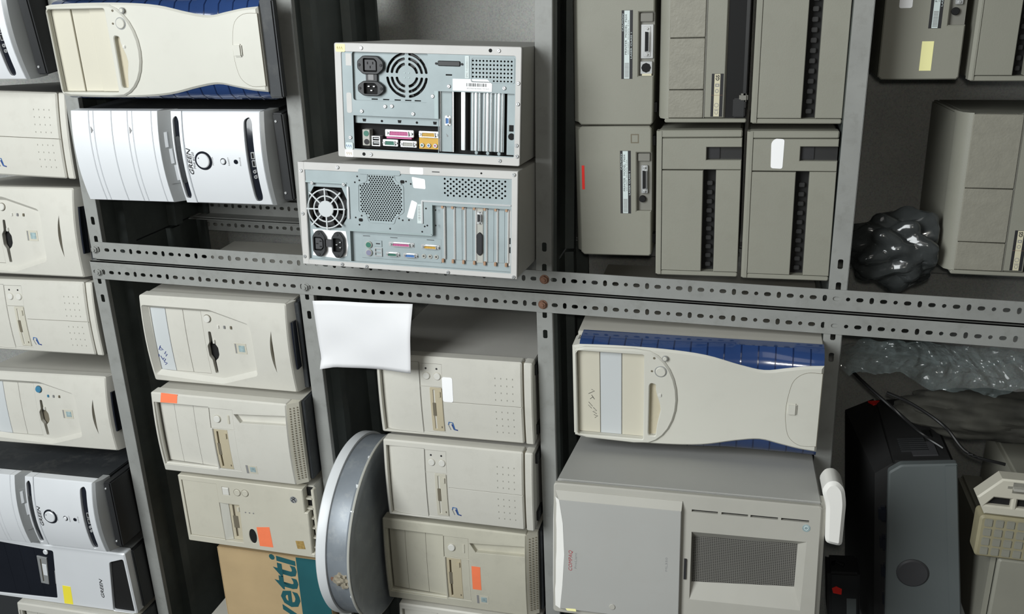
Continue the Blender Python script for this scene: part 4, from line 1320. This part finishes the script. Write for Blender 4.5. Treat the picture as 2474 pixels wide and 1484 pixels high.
# ------------------------------------------------------------------ the server tower
def server():
    W, H, D = 251.0, 456.0, 560
    t = Thing('server_tower', 'big pale grey server tower with plain door and mesh window, below the scribbled tower', 'computer',
              (-.4761, -.2912, .7795), 8.55, 1.74)
    t.add('case', 'compaq', B().box(2, W - 1.5, 24, D, 0, H - 2, ch=2))
    slots = [rect(221, z0, 225, z1) for z0, z1 in ((169, 213), (119, 163), (70, 115), (20, 65))]
    meshr = ccw([(184, 212), (186, 22), (60, 26), (57, 212)])
    t.plate('front_panel', 'compaq_warm', rrect(0, 0, W, H, 6, 3), 0, 12, holes=slots + [meshr], ch=2.5, hch=0)
    b = B()
    inn = ccw([(170, 211), (175, 35), (96, 37), (84, 210)])
    a0 = [b.bm.verts.new((p[0], 0, p[1])) for p in meshr]
    a1 = [b.bm.verts.new((p[0], 14, p[1])) for p in inn]
    b.quads(a0, a1)
    t.add('window_bevel', 'compaq_warm', b)
    m = t.plate('mesh_window', 'hole_black', inset(inn, -1), 17, 19, label='dark recess behind the perforated mesh')
    b = B()
    holes = []
    for i in range(56):
        z = 36 + i * 3.15
        b.box(84, 176, 14.6, 15.6, z - .75, z + .75)
    for j in range(30):
        x = 85 + j * 3.1
        b.box(x - .7, x + .7, 14.4, 15.2, 34, 213)
    t.add('mesh', 'mesh_grey', b, parent=m, kind='stuff')
    t.plate('vent_back', 'hole_black', rect(219, 18, 227, 215), 6, 7)
    # the door: bowed, with sloping edges
    d = t.plate('door', 'compaq', [(14, 229), (14, 441), (60, 437), (120, 434), (180, 437), (224, 444), (224, 230)], -10, 4, ch=1)
    t.add('door_edge', 'compaq_warm', B().hexa([(224, -10, 444), (238.5, -1, 452), (238.5, -1, 229), (224, -10, 230), (222, 3, 452), (239, 4, 455), (239, 4, 229), (222, 3, 230)]), parent=d)
    b = B()
    f = [b.bm.verts.new(p) for p in ((14, -9.5, 441), (60, -9.5, 437), (120, -9.5, 434), (180, -9.5, 437), (224, -9.5, 444))]
    g = [b.bm.verts.new(p) for p in ((14, 4, 456), (60, 4, 457), (120, 4, 457), (180, 4, 457), (226, 4, 456))]
    b.quads(f, g, close=False)
    t.add('door_top', 'white_foot_lit_edge', b, parent=d, label='sloping top edge of the door, window light put into its colour')  # paler than the door itself: the window's light is put into its colour
    t.text('maker_lettering', 'COMPAQ', 'ink_red', 91, 418, 39, 8, -10.3, parent=d, shear=.2, bold=-.005)
    t.text('model_lettering', 'ProLiant', 'ink_grey', 96, 411, 30, 4, -10.2, parent=d)
    t.text('small_lettering', 'ML350', 'ink_grey', 110, 251, 26, 3.5, -10.2, parent=d)
    t.add('door_lock', 'compaq_warm', B().disc(30, 346, 5.5, -11.5, -9.5, 16, ch=.8), parent=d)
    t.box('door_latch', 'ink_black', 95, 133, -3, 1, 219, 223)
    sticker(t, 'small yellow paper scrap', 'sticker_cream', rpoly([(12, 428), (16, 431), (17, 412), (12, 411)], 1, 2), -10.2)
    bd = t.add('badge', 'badge_teal', B().disc(211, 24, 6.5, -.6, .4, 20), label='small round blue-green badge')
    t.add('badge_ring', 'label_cool', B().ring(211, 24, 2.6, 4, -.9, 0, 16), parent=bd)
    t.add('lower_lip', 'compaq_warm', B().prism_x([(2, 1), (8, -6), (60, -6), (60, 1)], 4, W - 4))
    # stabiliser foot sticking out at the right-hand bottom corner
    b = B()
    b.plate(rpoly([(W - 62, -7), (W - 66, -34), (W + 10, -36), (W + 36, -32), (W + 48, -20), (W + 46, -6), (W + 30, 4), (W + 6, -5)], 8, 3), -6, 60, ch=6)
    t.add('stabiliser_foot', 'white_foot_lit_edge', b, label='pale plastic stabiliser foot')
    return t


# ------------------------------------------------------------------ printers
def rating_label(t, x0, x1, z0, z1, y, lines=('PRINTER  MODEL  P604', '220-240V  50/60Hz  0.5A'), cream=False):
    """dark strip with a pale centre, small print and a bar code block"""
    h = z1 - z0
    o = t.plate('rating_label', 'ink_black', rect(x0, z0, x1, z1), y - .3, y + .3, label='dark rating label with pale centre strip')
    t.plate('label_strip', 'label_cream' if cream else 'label_cool', rect(x0 + .5, z0 + h * .27, x1 - .5, z1 - h * .24), y - .5, y, parent=o)
    w = x1 - x0
    if not cream:
        t.text('label_print', lines[0], 'ink_black', x0 + w * .36, z0 + h * .52, w * .58, h * .17, y - .7, parent=o)
        t.text('label_print', lines[1], 'ink_grey', x0 + w * .36, z0 + h * .33, w * .5, h * .12, y - .7, parent=o)
        t.text('label_print', 'LASER CLASS 1', 'label_cool', x0 + w * .3, z0 + h * .06, w * .38, h * .13, y - .6, parent=o)
        t.text('label_print', 'CAUTION', 'label_cool', x0 + w * .7, z0 + h * .82, w * .25, h * .13, y - .6, parent=o)
        b = B()
        for i in range(11):
            b.plate(rect(x0 + 3 + i * w * .02, z0 + h * .32, x0 + 3 + i * w * .02 + w * .011, z1 - h * .3), y - .7, y - .4)
        t.add('barcode', 'ink_grey', b, parent=o, kind='stuff')
    else:
        t.text('label_print', 'CE', 'ink_grey', x0 + w * .05, z0 + h * .36, w * .14, h * .3, y - .7, parent=o)
        t.text('label_print', 'GS', 'ink_black', x0 + w * .84, z0 + h * .34, w * .13, h * .32, y - .7, parent=o, bold=.03)
        t.add('approval_mark', 'ink_grey', B().ring(x0 + w * .27, z0 + h * .52, h * .14, h * .2, y - .7, y - .4, 16), parent=o)
        t.add('approval_mark', 'ink_grey', B().ring(x0 + w * .60, z0 + h * .52, h * .1, h * .18, y - .7, y - .4, 16), parent=o)
        t.add('approval_mark', 'ink_grey', B().plate(rect(x0 + w * .70, z0 + h * .34, x0 + w * .77, z0 + h * .68), y - .7, y - .4, [rect(x0 + w * .72, z0 + h * .42, x0 + w * .75, z0 + h * .6)]), parent=o)
        t.box('label_joint', 'rust', x0 + w * .5, x0 + w * .506, y - .75, y, z0, z1, parent=o)
    return o


def printer_back(label, pose, W, H, D, xs, sq=None, din_dark=False, stick=None, stick2=None, group=None, chamfer=18):
    """printer seen from behind: wall with rating label, a cut-out with the parallel socket and a round socket"""
    t = Thing('printer', label, 'printer', *pose, group=group or 'printers on the bottom shelf')
    x0, x1 = xs                                              # socket cut-out
    ph = 27
    cut = rect(x0, -1, x1, ph)
    b = B()
    # outline notch at the bottom edge for the socket bay
    out = [(4, 0), (x0, 0), (x0, ph), (x1, ph), (x1, 0), (W - 4, 0), (W, 4), (W, H - 6), (W - 6, H), (6, H), (0, H - 6), (0, 4)]
    t.plate('back_wall', 'printer', out, 0, 14, ch=2)
    t.add('body', 'printer', B().prism_x([(14, 0), (14, H - 1), (26, H + chamfer * .55), (60, H + chamfer), (D - 10, H + chamfer), (D, H), (D, 0)], 3, W - 3))
    bay = t.plate('socket_bay', 'printer_dark', rect(x0 - 2, 0, x1 + 2, ph + 2), 10, 13)
    cx0 = x0 + (x1 - x0) * .30
    cx1 = x0 + (x1 - x0) * .78
    pl = t.plate('socket_plate', 'chrome', rrect(cx0 - 3, 2, cx1 + 3, 24, 1, 2), 6.5, 10, ch=.5) if not din_dark else None
    dsub(t, cx0, cx1, 7, 19, 6, 'hole_black', name='parallel_port', label='silver-rimmed black parallel port')
    if din_dark:
        t.add('power_socket', 'hole_black', B().disc(x0 + (x1 - x0) * .2, 17, 6.5, 4, 9, 16, ch=1))
    else:
        o = t.plate('power_socket', 'chrome', rrect(x0 + 3, 3, x0 + 25, 24, 1, 2), 4, 10, ch=.6)
        t.add('socket_hole', 'hole_black', B().plate(circle(x0 + 14, 14, 8.6, 8), 3, 5), parent=o)
        t.box('socket_tab', 'label_cream', x0 - 1, x0 + 3.5, 3, 8, 4, 21, parent=o)
    t.box('blank_cover', 'printer_dark', cx1 + 8, x1 - 2, 5, 10, 3, 25, ch=.8)
    rating_label(t, xs[0] - 5, xs[1] + 4, 38, 58, 0)
    if sq:
        t.plate('moulded_square', 'slot_shadow', rect(*sq), -.2, .2, holes=[rect(sq[0] + 2, sq[1] + 2, sq[2] - 2, sq[3] - 2)])
    if stick:
        t.plate('sticker', stick[0], stick[1], -.5, 0, label=stick[2])
    if stick2:
        t.plate('sticker', stick2[0], stick2[1], -.5, 0, label=stick2[2])
    for a in (20, W - 40):
        t.box('foot', 'black_plastic', a, a + 18, 24, 44, -5, 0)
    return t


def printer_top(label, pose, W, H, D, group=None, m=37, seams=(57, 145), soft=False):
    """printer with a panelled pebbled cover, a label rail and a black paper mouth under it"""
    t = Thing('printer', label, 'printer', *pose, group=group or 'printers on the bottom shelf')
    t.add('body', 'printer', B().box(2, W - 2, 12, D, 0, H - 2, ch=4))
    t.plate('base_rail', 'printer', rrect(0, 0, 7, H - 6, 3, 2), -4, 14, ch=1.5)
    # cover panels
    zt, zb = H - 10, m + 38
    s1, s2 = seams
    for xa, xb in ((8, s1 - .7), (s1 + .7, s2 - .7), (s2 + .7, W - 2)):
        t.plate('cover_panel', 'printer_pebble', rrect(xa, zb, xb, zt - 2, 2, 2), -2, 12, ch=1.2)
    t.add('cover_shoulder', 'printer', B().prism_x([(0, zt - 3), (2, zt + 4), (12, H + 3), (40, H + 8), (60, H + 8), (60, zt - 3)], 6, W))
    t.add('cover_back', 'printer', B().box(8, W - 2, 40, D - 8, H - 4, H + 8, ch=3))
    t.plate('label_rail', 'printer', rect(8, m + 2, W, zb - 1), 1, 12, ch=1.5)
    t.plate('rail_edge', 'printer_dark', rect(8, zb - 2, W, zb), 0, 6)
    rating_label(t, 10, 84, m + 5, m + 25, .8, cream=True)
    t.box('paper_mouth', 'hole_black', 7, W, 6, 11, 0, m, )
    t.box('mouth_lip', 'black_plastic', 24, W - 4, 0, 7, 2, 8, ch=1)
    t.box('mouth_clip', 'black_plastic', 9, 42, -1, 8, 3, 24, ch=2)
    t.box('lever', 'printer_dark', 36, 50, -3, 6, -1, 14, ch=3)
    return t


def printer_front(label, pose, W, H, D, notch=True, notch_x=(217, 241), stick=False, long_slot=False, group=None):
    """printer front: wide panel, feed slot with black rollers under it, control column on the right"""
    t = Thing('printer', label, 'printer', *pose, group=group or 'printers on the bottom shelf')
    sx = W if long_slot else min(W, 199)
    q = H / 152.0
    t.add('body', 'printer', B().box(2, W - 2, 18, D, 0, H - 1, ch=4))
    t.plate('bottom_rail', 'printer', rrect(0, 0, 8.5, H - 2, 3, 2), -4, 20, ch=1.5)
    t.plate('feed_panel', 'printer', rect(9.5, 67 * q, sx - 1, 141 * q), -5, 18, ch=1)
    t.plate('bottom_panel', 'printer', rect(9.5, 0, sx, 44 * q), -5, 18, ch=1)
    t.box('feed_slot', 'hole_black', 8, sx + .5, 15, 18, 43 * q, 68 * q)
    b = None
    n = int((sx - 14) / 17)
    for i in range(n):
        xx = 16 + i * 17
        t.add('feed_roller', 'dev_black', B().box(xx, xx + 8, 8, 15, 50 * q, 60 * q, ch=1))
    if not long_slot:
        if notch:
            n0, n1 = notch_x
            pan = [(sx + 1, 0), (n0, 0), (n0, 62 * q), (n1, 62 * q), (n1, 0), (W - 14, 0), (W - 14, 141 * q), (sx + 1, 141 * q)]
            t.plate('control_panel', 'printer', pan, -5, 18, ch=1)
            t.box('display_window', 'dev_black', n0 - 1, n1 + 1, 6, 9, 0, 64 * q)
            t.box('display_frame', 'ink_black', n0 + 1, n1 - 1, 3.5, 7, 38 * q, 60 * q, ch=1)
        t.plate('side_rail', 'printer', rrect(W - 13, 0, W, H - 4, 3, 2), -5, 20, ch=2)
    t.add('top_edge', 'printer', B().prism_x([(-6, 142 * q), (-6, H - 5), (-2, H), (18, H), (18, 142 * q)], 2, W - 1))
    if stick:
        t.plate('sticker', 'sticker_white', rpoly([(257, 106), (256, 90), (204, 91), (205, 111), (250, 112)], 4, 3), -5.6, -5, label='white sticker with cut corners')
    return t


# ------------------------------------------------------------------ the other things
def carton():
    t = Thing('cardboard_carton', 'brown cardboard carton with big teal lettering and a teal band', 'box', (-.872, -.02, 1.8262), 0, 1.0)
    W, H, D = 206.0, 283.0, 380.0
    t.add('carton_wall', 'cardboard', B().box(0, W, 0, D, 0, H, ch=1.2))
    t.box('carton_flap', 'cardboard', 1, W - 1, 1, D / 2 - 1, H, H + 2.5, ch=.5)
    t.box('carton_flap', 'cardboard', 1, W - 1, D / 2 + 1, D - 1, H, H + 2.5, ch=.5)
    t.plate('printed_band', 'teal_print', rect(.6, 1, W - .6, 78), -.35, .3)
    t.text('big_lettering', 'vetti', 'teal_print', 14, 80, 192, 68, -.6, shear=.16, bold=.02)
    return t


def paper_sheet():
    """a sheet hung by its top edge from the shelf lip; it swings out a little towards its foot"""
    b = B()
    nx, nz = 16, 24
    tr, tl, br, bl = Vector((-27, 0, 1810)), Vector((-176, 0, 1800)), Vector((3, 0, 1567)), Vector((-145, 0, 1577))
    rows = []
    for j in range(nz + 1):
        row = []
        for i in range(nx + 1):
            u, v = i / nx, j / nz
            p = (tl * (1 - u) + tr * u) * (1 - v) + (bl * (1 - u) + br * u) * v
            p.y = -9 - 58 * v ** 1.25 + 5 * math.sin(u * 4 + v * 3) * v + 5 * (u - .5) ** 2 - 1.5 * math.sin(u * 9 + 2) * math.sin(v * 8)
            if u < .14 and v < .14:
                p.y -= 26 * (.14 - u) * (1 - v / .14) * 4
            row.append(b.bm.verts.new(p))
        rows.append(row)
    for p, q in zip(rows, rows[1:]):
        b.quads(p, q, close=False)
    o = mesh_obj('paper_sheet', b, 'paper', smooth=60)
    tag(o, 'blank white sheet of paper hanging just below the slotted posts', 'paper')
    sm = o.modifiers.new('thickness', 'SOLIDIFY')
    sm.thickness = .0003
    return o


def drum():
    t = Thing('round_drum', 'round shallow metal drum with white rim and scuffed grey wall, beside beige towers', 'drum', (-.556, .002, 1.6792), 0, .6)
    wall = [(0, 6), (150, 6), (178, 4), (197, 0), (203, 1), (206, 4), (204, 9), (199, 13), (198, 56), (199, 58)]
    t.add('drum_wall', 'tin_grey', B().lathe(wall + [(150, 59)], n=96))
    t.add('rim_band', 'tin_white', B().lathe([(196, 56), (202.5, 57), (203.5, 60), (203, 77), (200, 80), (194, 81), (0, 83)], n=96), label='white painted rim')
    b = B()
    for k in range(120):
        a = 2 * PI * k / 120
        r = 205.5 + random.uniform(-.5, 1.2)
        if random.random() < .15:
            c, s_ = math.cos(a), math.sin(a)
            w = random.uniform(1, 4)
            b.hexa([(c * r - s_ * -w, s_ * r + c * -w, 9), (c * r - s_ * w, s_ * r + c * w, 9 + random.uniform(-1, 3)), (c * r - s_ * w, s_ * r + c * w, 2), (c * r + s_ * w, s_ * r - c * w, 2)] +
                   [(c * (r - 3) + s_ * w, s_ * (r - 3) - c * w, 9), (c * (r - 3) - s_ * w, s_ * (r - 3) + c * w, 9), (c * (r - 3) - s_ * w, s_ * (r - 3) + c * w, 2), (c * (r - 3) + s_ * w, s_ * (r - 3) - c * w, 2)])
    t.add('chipped_paint', 'tin_white', b, kind='stuff')
    t.add('worn_bead', 'label_grey', B().lathe([(202, 1.5), (206.3, 2), (207, 4.5), (206, 7), (202, 8)], n=96, caps=False), label='worn pale bead round the bottom edge')
    # lump of fluff and rust stuck to the wall
    for nm, m_, sz, off in (('stuck_fluff', 'fluff', 1.8, 4), ('rust_spot', 'rust', .5, 24)):
        b = B()
        bmesh.ops.create_icosphere(b.bm, subdivisions=3, radius=10 * sz)
        for v in b.bm.verts:
            v.co *= 1 + .35 * math.sin(v.co.x * 1.9 + v.co.z * 1.3) * math.cos(v.co.y * 1.7 + v.co.z)
            v.co = Vector((v.co.x * .9 - 14, v.co.y * .45 - 198, v.co.z * 1.1 + 20 + off))
        t.add(nm, m_, b)
    return t


def slanted_printer():
    """black printer with a grey front, lying askew at the lower left of the rack"""
    t = Thing('printer', 'black printer with plain grey front and round dark knob, at the lower right', 'printer', (-.650, -.050, .476), 3.0, 8.6)
    W, H, D = 415.0, 118.0, 330.0
    front = rpoly([(0, 0), (W, 0), (W, H - 22), (W - 14, H), (0, H + 24)], 4, 2)
    t.plate('front_panel', 'dev_grey', front, 0, 18, ch=3)
    t.box('lower_strip', 'dev_grey', 2, W - 2, -2, 2, 2, 22, ch=1)
    t.add('round_knob', 'dev_knob', B().disc(190, 84, 29, -5, 2, 36, ch=3))
    t.box('side_hatch', 'dev_knob', 92, 190, -1.5, 2, 3, 13)
    t.add('body', 'dev_black', B().box(2, W - 1, 18, D, 2, H - 8, ch=6))
    t.add('top_cover', 'dev_black', B().hexa([(0, 30, H + 40), (W - 30, 30, H + 22), (W - 6, 24, H - 10), (0, 24, H - 10), (0, D, H + 70), (W - 24, D, H + 50), (W, D, H - 10), (0, D, H - 10)]))
    for i in range(7):
        t.box('vent_rib', 'black_plastic', W - 2, W + 1.5, 60 + i * 9, 65 + i * 9, 40, H - 30)
    t.box('side_socket', 'cable', W - 2, W + 2, 120, 152, 24, 40, ch=1)
    t.box('side_label', 'dev_knob', W - 1, W + .6, 40, 100, 26, 70)
    for i in range(5):
        t.add('paper_roller', 'gloss_black', B().box(40 + i * 62, 72 + i * 62, 14, 40, H + 2, H + 20, ch=5))
    t.add('sticker', 'sticker_red', B().hexa([(W - .4, 298, 112), (W + 1, 316, 121), (W + 1, 316, 97), (W + 1, 298, 108), (W - 3, 298, 112), (W - 3, 316, 121), (W - 3, 316, 97), (W - 3, 298, 108)]), label='red triangular sticker')
    return t


def power_brick():
    t = Thing('power_adapter', 'small black power adapter with a red sticker, between server tower and black printer', 'power adapter', (-.634, .004, .6600), 2.0, 6.0)
    t.add('body', 'black_plastic', B().box(0, 108, 0, 70, 0, 60, ch=5))
    t.box('lid', 'dev_black', 3, 105, 3, 67, 60, 63, ch=1.4)
    t.plate('rating_plate', 'dev_grey', rect(12, 8, 50, 26), -.5, .5)
    t.add('cord_stub', 'cable', B().tube([(104, 30, 50), (116, 26, 50), (122, 18, 44), (120, 10, 30)], 3.5))
    t.plate('sticker', 'sticker_red', [(58, 36), (61, 52), (72, 54), (77, 46), (71, 35)], -.6, .2, label='red sticker')
    return t


def old_machine():
    """worn beige office machine at the bottom left of the rack; only its top and grille are seen"""
    t = Thing('office_machine', 'worn beige office machine with yellowed grille and slotted edge, in the lower right corner', 'office machine', (-.605, -.085, .3045), 2.0, 0)
    t.add('body', 'old_beige', B().box(0, 210, 10, 330, 0, 160, ch=8))
    t.plate('front_panel', 'old_beige', rrect(4, 4, 208, 152, 6, 3), 0, 14, ch=4)
    g = t.plate('grille', 'old_yellow', rrect(212, 60, 296, 196, 8, 3), -8, 30, ch=4, label='yellowed plastic grille')
    for i in range(4):
        for j in range(7):
            t.add('grille_cell', 'old_beige', B().box(218 + i * 19, 234 + i * 19, -10, -7, 66 + j * 18, 80 + j * 18, ch=2), parent=g)
    t.add('right_body', 'old_beige', B().box(212, 330, 20, 320, 0, 120, ch=6))
    fr = t.plate('slotted_edge', 'beige_warm', [(298, 0), (372, 0), (370, 170), (330, 206), (298, 190)], -6, 26, ch=3,
                 holes=[[(316, 150), (316, 190), (332, 178), (332, 150)], [(316, 96), (316, 140), (332, 140), (332, 96)], [(316, 40), (316, 86), (332, 86), (332, 40)]])
    t.plate('slot_back', 'hole_black', rect(312, 30, 336, 194), 4, 8)
    t.box('scoop', 'compaq_warm', 345, 366, -14, 20, 60, 160, ch=8)
    return t


def crumple(name, mat_, label, cat, size, loc, seed, sub=5, amp=.16, flat=.25, rot=(0, 0, 0)):
    b = B()
    bmesh.ops.create_icosphere(b.bm, subdivisions=sub, radius=1)
    rnd = random.Random(seed)
    dirs = [(Vector((rnd.gauss(0, 1), rnd.gauss(0, 1), rnd.gauss(0, 1))).normalized(), rnd.uniform(2.5, 8), rnd.uniform(0, 6)) for _ in range(14)]
    for v in b.bm.verts:
        p = v.co.copy()
        f = sum(abs(math.sin(d.dot(p) * k + ph)) for d, k, ph in dirs) / len(dirs)
        q = p * (1 + amp * 5 * (f - .64))
        q.z = q.z if q.z > -.7 else -.7 + (q.z + .7) * flat
        v.co = Vector((q.x * size[0], q.y * size[1], q.z * size[2]))
    o = mesh_obj(name, b, mat_, smooth=28)
    o.location = loc
    o.rotation_euler = rot
    tag(o, label, cat)
    return o


def wrap_sheet():
    """a loose length of clear plastic film, folded back on itself and crumpled"""
    b = B()
    rnd = random.Random(5)
    waves = [(rnd.uniform(.3, 6.2), rnd.uniform(6, 38), rnd.uniform(0, 6), rnd.uniform(.3, 1)) for _ in range(20)]
    nu, nv = 130, 64
    rows = []
    for j in range(nv + 1):
        row = []
        for i in range(nu + 1):
            u, v = i / nu, j / nv
            f = sum(a * abs(math.sin((math.cos(d) * u * 2.4 + math.sin(d) * v) * k + ph)) / k for d, k, ph, a in waves)
            g = sum(a * math.sin((math.cos(d + 1) * u * 2 + math.sin(d + 1) * v) * k * .7 + ph) / k for d, k, ph, a in waves)
            fold = 1 - abs(2 * v - 1)                                # doubled over
            x = -104 + 58 * fold + 20 * g + (11 * math.sin(u * 7) + 5 * math.sin(u * 23)) * (1 - fold)
            y = 40 + 110 * (v - .5) + 60 * f
            z = 738 - 320 * u + 16 * math.sin(v * 9 + u * 5)
            row.append(b.bm.verts.new((x, y, z)))
        rows.append(row)
    for p, q in zip(rows, rows[1:]):
        b.quads(p, q, close=False)
    o = mesh_obj('plastic_wrap', b, 'bag_clear', smooth=14)
    return tag(o, 'crumpled clear plastic wrap just below the slotted posts, at the right picture edge', 'plastic wrap')


def cable(label, pts, r):
    b = B()
    b.tube(spline([tuple(1000 * c for c in p) for p in pts], 8), r, 8)
    o = mesh_obj('cable', b, 'cable')
    return tag(o, label, 'cable', 'black cables')


# ------------------------------------------------------------------ where things stand
def stand(shelf, x, y, z, w, yaw, roll, drop):
    """put a thing of width w (mm) on a shelf: lift or lower it until its lowest point touches, keeping its bearing"""
    z0, tilt = SHELVES[shelf]
    r = math.radians(roll)
    need = max(z0 + tilt * (x + q * math.cos(r)) - q * math.sin(r) for q in (0, w * .001)) + drop * .001 + .0008
    if z > 1.2:
        c = cam.matrix_world.translation
        s = (need - c.z) / (z - c.z)
        x, y = c.x + (x - c.x) * s, c.y + (y - c.y) * s
    return (x, y, need), yaw, roll


# ------------------------------------------------------------------ top shelf
tower_silver('black-cased silver tower cut off by the upper left corner of the picture', stand('S0R', .4219, -.0507, 2.3679, 185, -6.17, 1.0, 29), 185, 430, base_h=29)
tower_plain('beige dimple-fronted tower at the left picture edge, second thing from the top', stand('S0R', .2100, -.0102, 2.3378, 181, 3.86, -.6, 5), 181, 350, tan='beige_warm')
tower_shield('clean shield-fronted beige tower at the left picture edge, level with the slotted posts', stand('S0L', -.0030, -.0361, 2.3378, 200, 5.6, 1.3, 19), 200, 360)
tower_plain('beige dimple-fronted tower at the left picture edge, just below the slotted posts', stand('S0L', -.2045, -.0009, 2.3535, 174, 3.05, 2.0, 5), 174, 335, tan='beige_warm')
tower_shield('dirty shield-fronted beige tower with a blue power button, at the left picture edge', stand('S0L', -.4450, -.0138, 2.3512, 188, 4.0, 2.6, 19), 188, 360, blue=True)
tower_silver('silver tower with curved dark slots in a dusty black case, in the lower left', stand('S0L', -.6935, -.0712, 2.3760, 186, 1.0, 2.2, 26), 186, 420, text2=False, base_h=25)
tower_black_face('silver tower with black drive face and yellow sticker, near the lower left corner', stand('S0L', -.8800, -.0587, 2.3474, 176, 0, 2.2, 13), 176, 420)
tower_groove('pale beige tower, only a sliver at the bottom left corner of the picture', stand('S0L', -1.0780, -.0600, 2.3480, 178, 0, 1.5, 8), 178, 350, tan=False)

# ------------------------------------------------------------------ second shelf
tower_blue('cream tower with blue sides and no scribbles, at the top left of the picture', stand('S1R', .3874, -.0033, 1.8500, 190.4, -1.44, .66, 4.5), 187.0, 459.5, feet_h=4, case_drop=16, apron=True, D=400)
tower_silver('bright silver tower with clear black lettering, below the upper cream and blue tower', stand('S1R', .1790, -.0256, 1.8575, 188.2, -2.74, 1.0, 29), 188.2, 440.3, base_h=28)
tower_shield('shield-fronted beige tower with blue handwriting on its top bay, beside the paper sheet', stand('S1L', -.2313, -.0337, 1.8511, 207, -2.0, .9, 19), 207, 354, writing=True)
tower_groove('beige grooved tower with an orange corner sticker, below the tower with blue handwriting', stand('S1L', -.4340, -.0770, 1.8311, 199, -.9, .9, 7.5), 199, 354,
             stick=[(183, 330), (206, 326), (205, 285), (184, 288)], sticker_label='orange sticker near the top corner')
tower_step('yellowed tower with dark oval hole, orange sticker and stepped open edge, above the carton', stand('S1L', -.6165, -.0784, 1.8362, 178, -.8, .5, 20.5), 178, 314.4)
carton()
tower_groove('pale tower mostly out of view behind the carton at the bottom picture edge', stand('S1L', -1.0900, -.0300, 1.8200, 186, 0, 1.2, 8), 186, 372, tan=False)
paper_sheet()

# ------------------------------------------------------------------ third shelf
rear_small()
rear_large()
tower_plain('beige dimple-fronted tower with a blank white sticker, partly covered by the paper sheet', stand('S2L', -.2830, -.0538, 1.3243, 181, .3, 1.4, 5.5), 181, 334, stick=True)
tower_plain('beige dimple-fronted tower without sticker, between the white-stickered and an orange-stickered tower', stand('S2L', -.4710, -.0771, 1.3195, 184.5, .3, 1.0, 5.5), 184.5, 327.5, tan='beige_warm')
tower_groove('beige grooved tower with an orange sticker mid-front, beside the round drum', stand('S2L', -.6890, -.0745, 1.3133, 211, .2, 1.0, 7.5), 211, 352, bm='beige_dirty',
             stick=[(116, 147), (116, 127), (57, 127), (57, 147)], sticker_label='orange sticker in the middle of the front')
tower_plain('beige tower, only a sliver at the bottom picture edge, next to the round drum', stand('S2L', -.8960, -.0600, 1.3100, 187, 0, 1.2, 5.5), 187, 330, tan='beige_warm')
drum()

# ------------------------------------------------------------------ fourth shelf
tower_blue('cream tower with glossy blue sides and pen scribbles, above the big server tower', stand('S3L', -.2423, -.0403, .7844, 213.8, -3.14, 1.1, 0), 213.8, 454, feet_h=0, writing=True, D=400)
server()
G3 = 'printers in the two rows above the posts'
printer_front('printer with long black feed slot, nearest the shelf edge in the upper printer row', stand('S3R', .3604, .0300, .7984, 340, 0, 1.2, 0), 340, 152, 330, long_slot=True, group=G3)
printer_top('printer with panelled pebbled cover and cream label, middle of the upper printer row', ((.3600, .0200, .9570), 0, 1.3), 340, 148, 330, group=G3)
printer_back('back of a printer with silver ports and round socket, starting the upper printer row', ((.3467, .0500, 1.1230), 0, 1.3), 340, 139, 330, (88, 198), group=G3)
printer_front('printer with white sticker and dark display notch, in the row above the posts', stand('S3R', .0806, .0150, .7942, 270, .5, 1.6, 0), 270, 153.5, 330, stick=True, notch_x=(218, 243), group=G3)
printer_front('printer with dark display notch and no sticker, middle of the row above the posts', ((.0785, .0120, .9530), .5, 1.9), 270, 149.8, 330, notch_x=(217, 240), group=G3)
printer_back('back of a printer with red sticker and moulded square, starting the row above the posts', ((.0963, .0500, 1.1165), -1.0, 1.9), 249, 136, 330, (89, 200), sq=(218, 23, 235, 38), din_dark=True, group=G3,
             stick=('sticker_red', rect(130, 126, 176, 131), 'red sticker along the top edge'))

# ------------------------------------------------------------------ bottom shelf
printer_back('back of a printer with pale yellow and white stickers, top right of the picture', ((.4301, .1000, .6085), 0, 1.0), 340, 131, 330, (90, 200), din_dark=True, chamfer=0,
             stick=('sticker_cream', rect(15, 46, 64, 65), 'pale yellow sticker'), stick2=('sticker_white', rrect(119, 87, 168, 108, 3, 2), 'white sticker above the yellow one'))
printer_front('plain printer right beside the yellow-stickered printer, top right of the picture', ((.4301, .0950, .4750), 0, .8), 340, 120, 330, long_slot=True)
printer_front('printer barely showing at the top right corner of the picture', ((.4280, .1000, .3320), 0, .4), 340, 138, 330, long_slot=True)
printer_top('lone printer with panelled pebbled cover, at the right picture edge above the posts', stand('S4R', .0860, .1000, .3690, 290, 2.5, 0.8, 0), 290, 250, 300, m=120, seams=(60, 158))
slanted_printer()
power_brick()
old_machine()
crumple('plastic_bag', 'bag_dark', 'crumpled dark plastic bag just above the slotted posts, against the lone printer', 'bag', (72, 62, 92), (.110, .150, .664), 3, amp=.22)
wrap_sheet()
crumple('cloth_bundle', 'cloth_dark', 'dark dusty cloth bundle between the clear plastic wrap and the beige office machine', 'cloth', (43, 72, 178), (-.192, .095, .456), 21, amp=.13)
cable('black cable ending over the black printer', [(-.13, .10, .72), (-.145, .06, .69), (-.165, .02, .65), (-.20, .0, .60), (-.215, -.02, .565)], 3.2)
cable('black cable reaching over towards the beige office machine', [(-.150, .06, .66), (-.155, .03, .62), (-.17, -.02, .57), (-.205, -.05, .53), (-.215, -.06, .47)], 3.0)
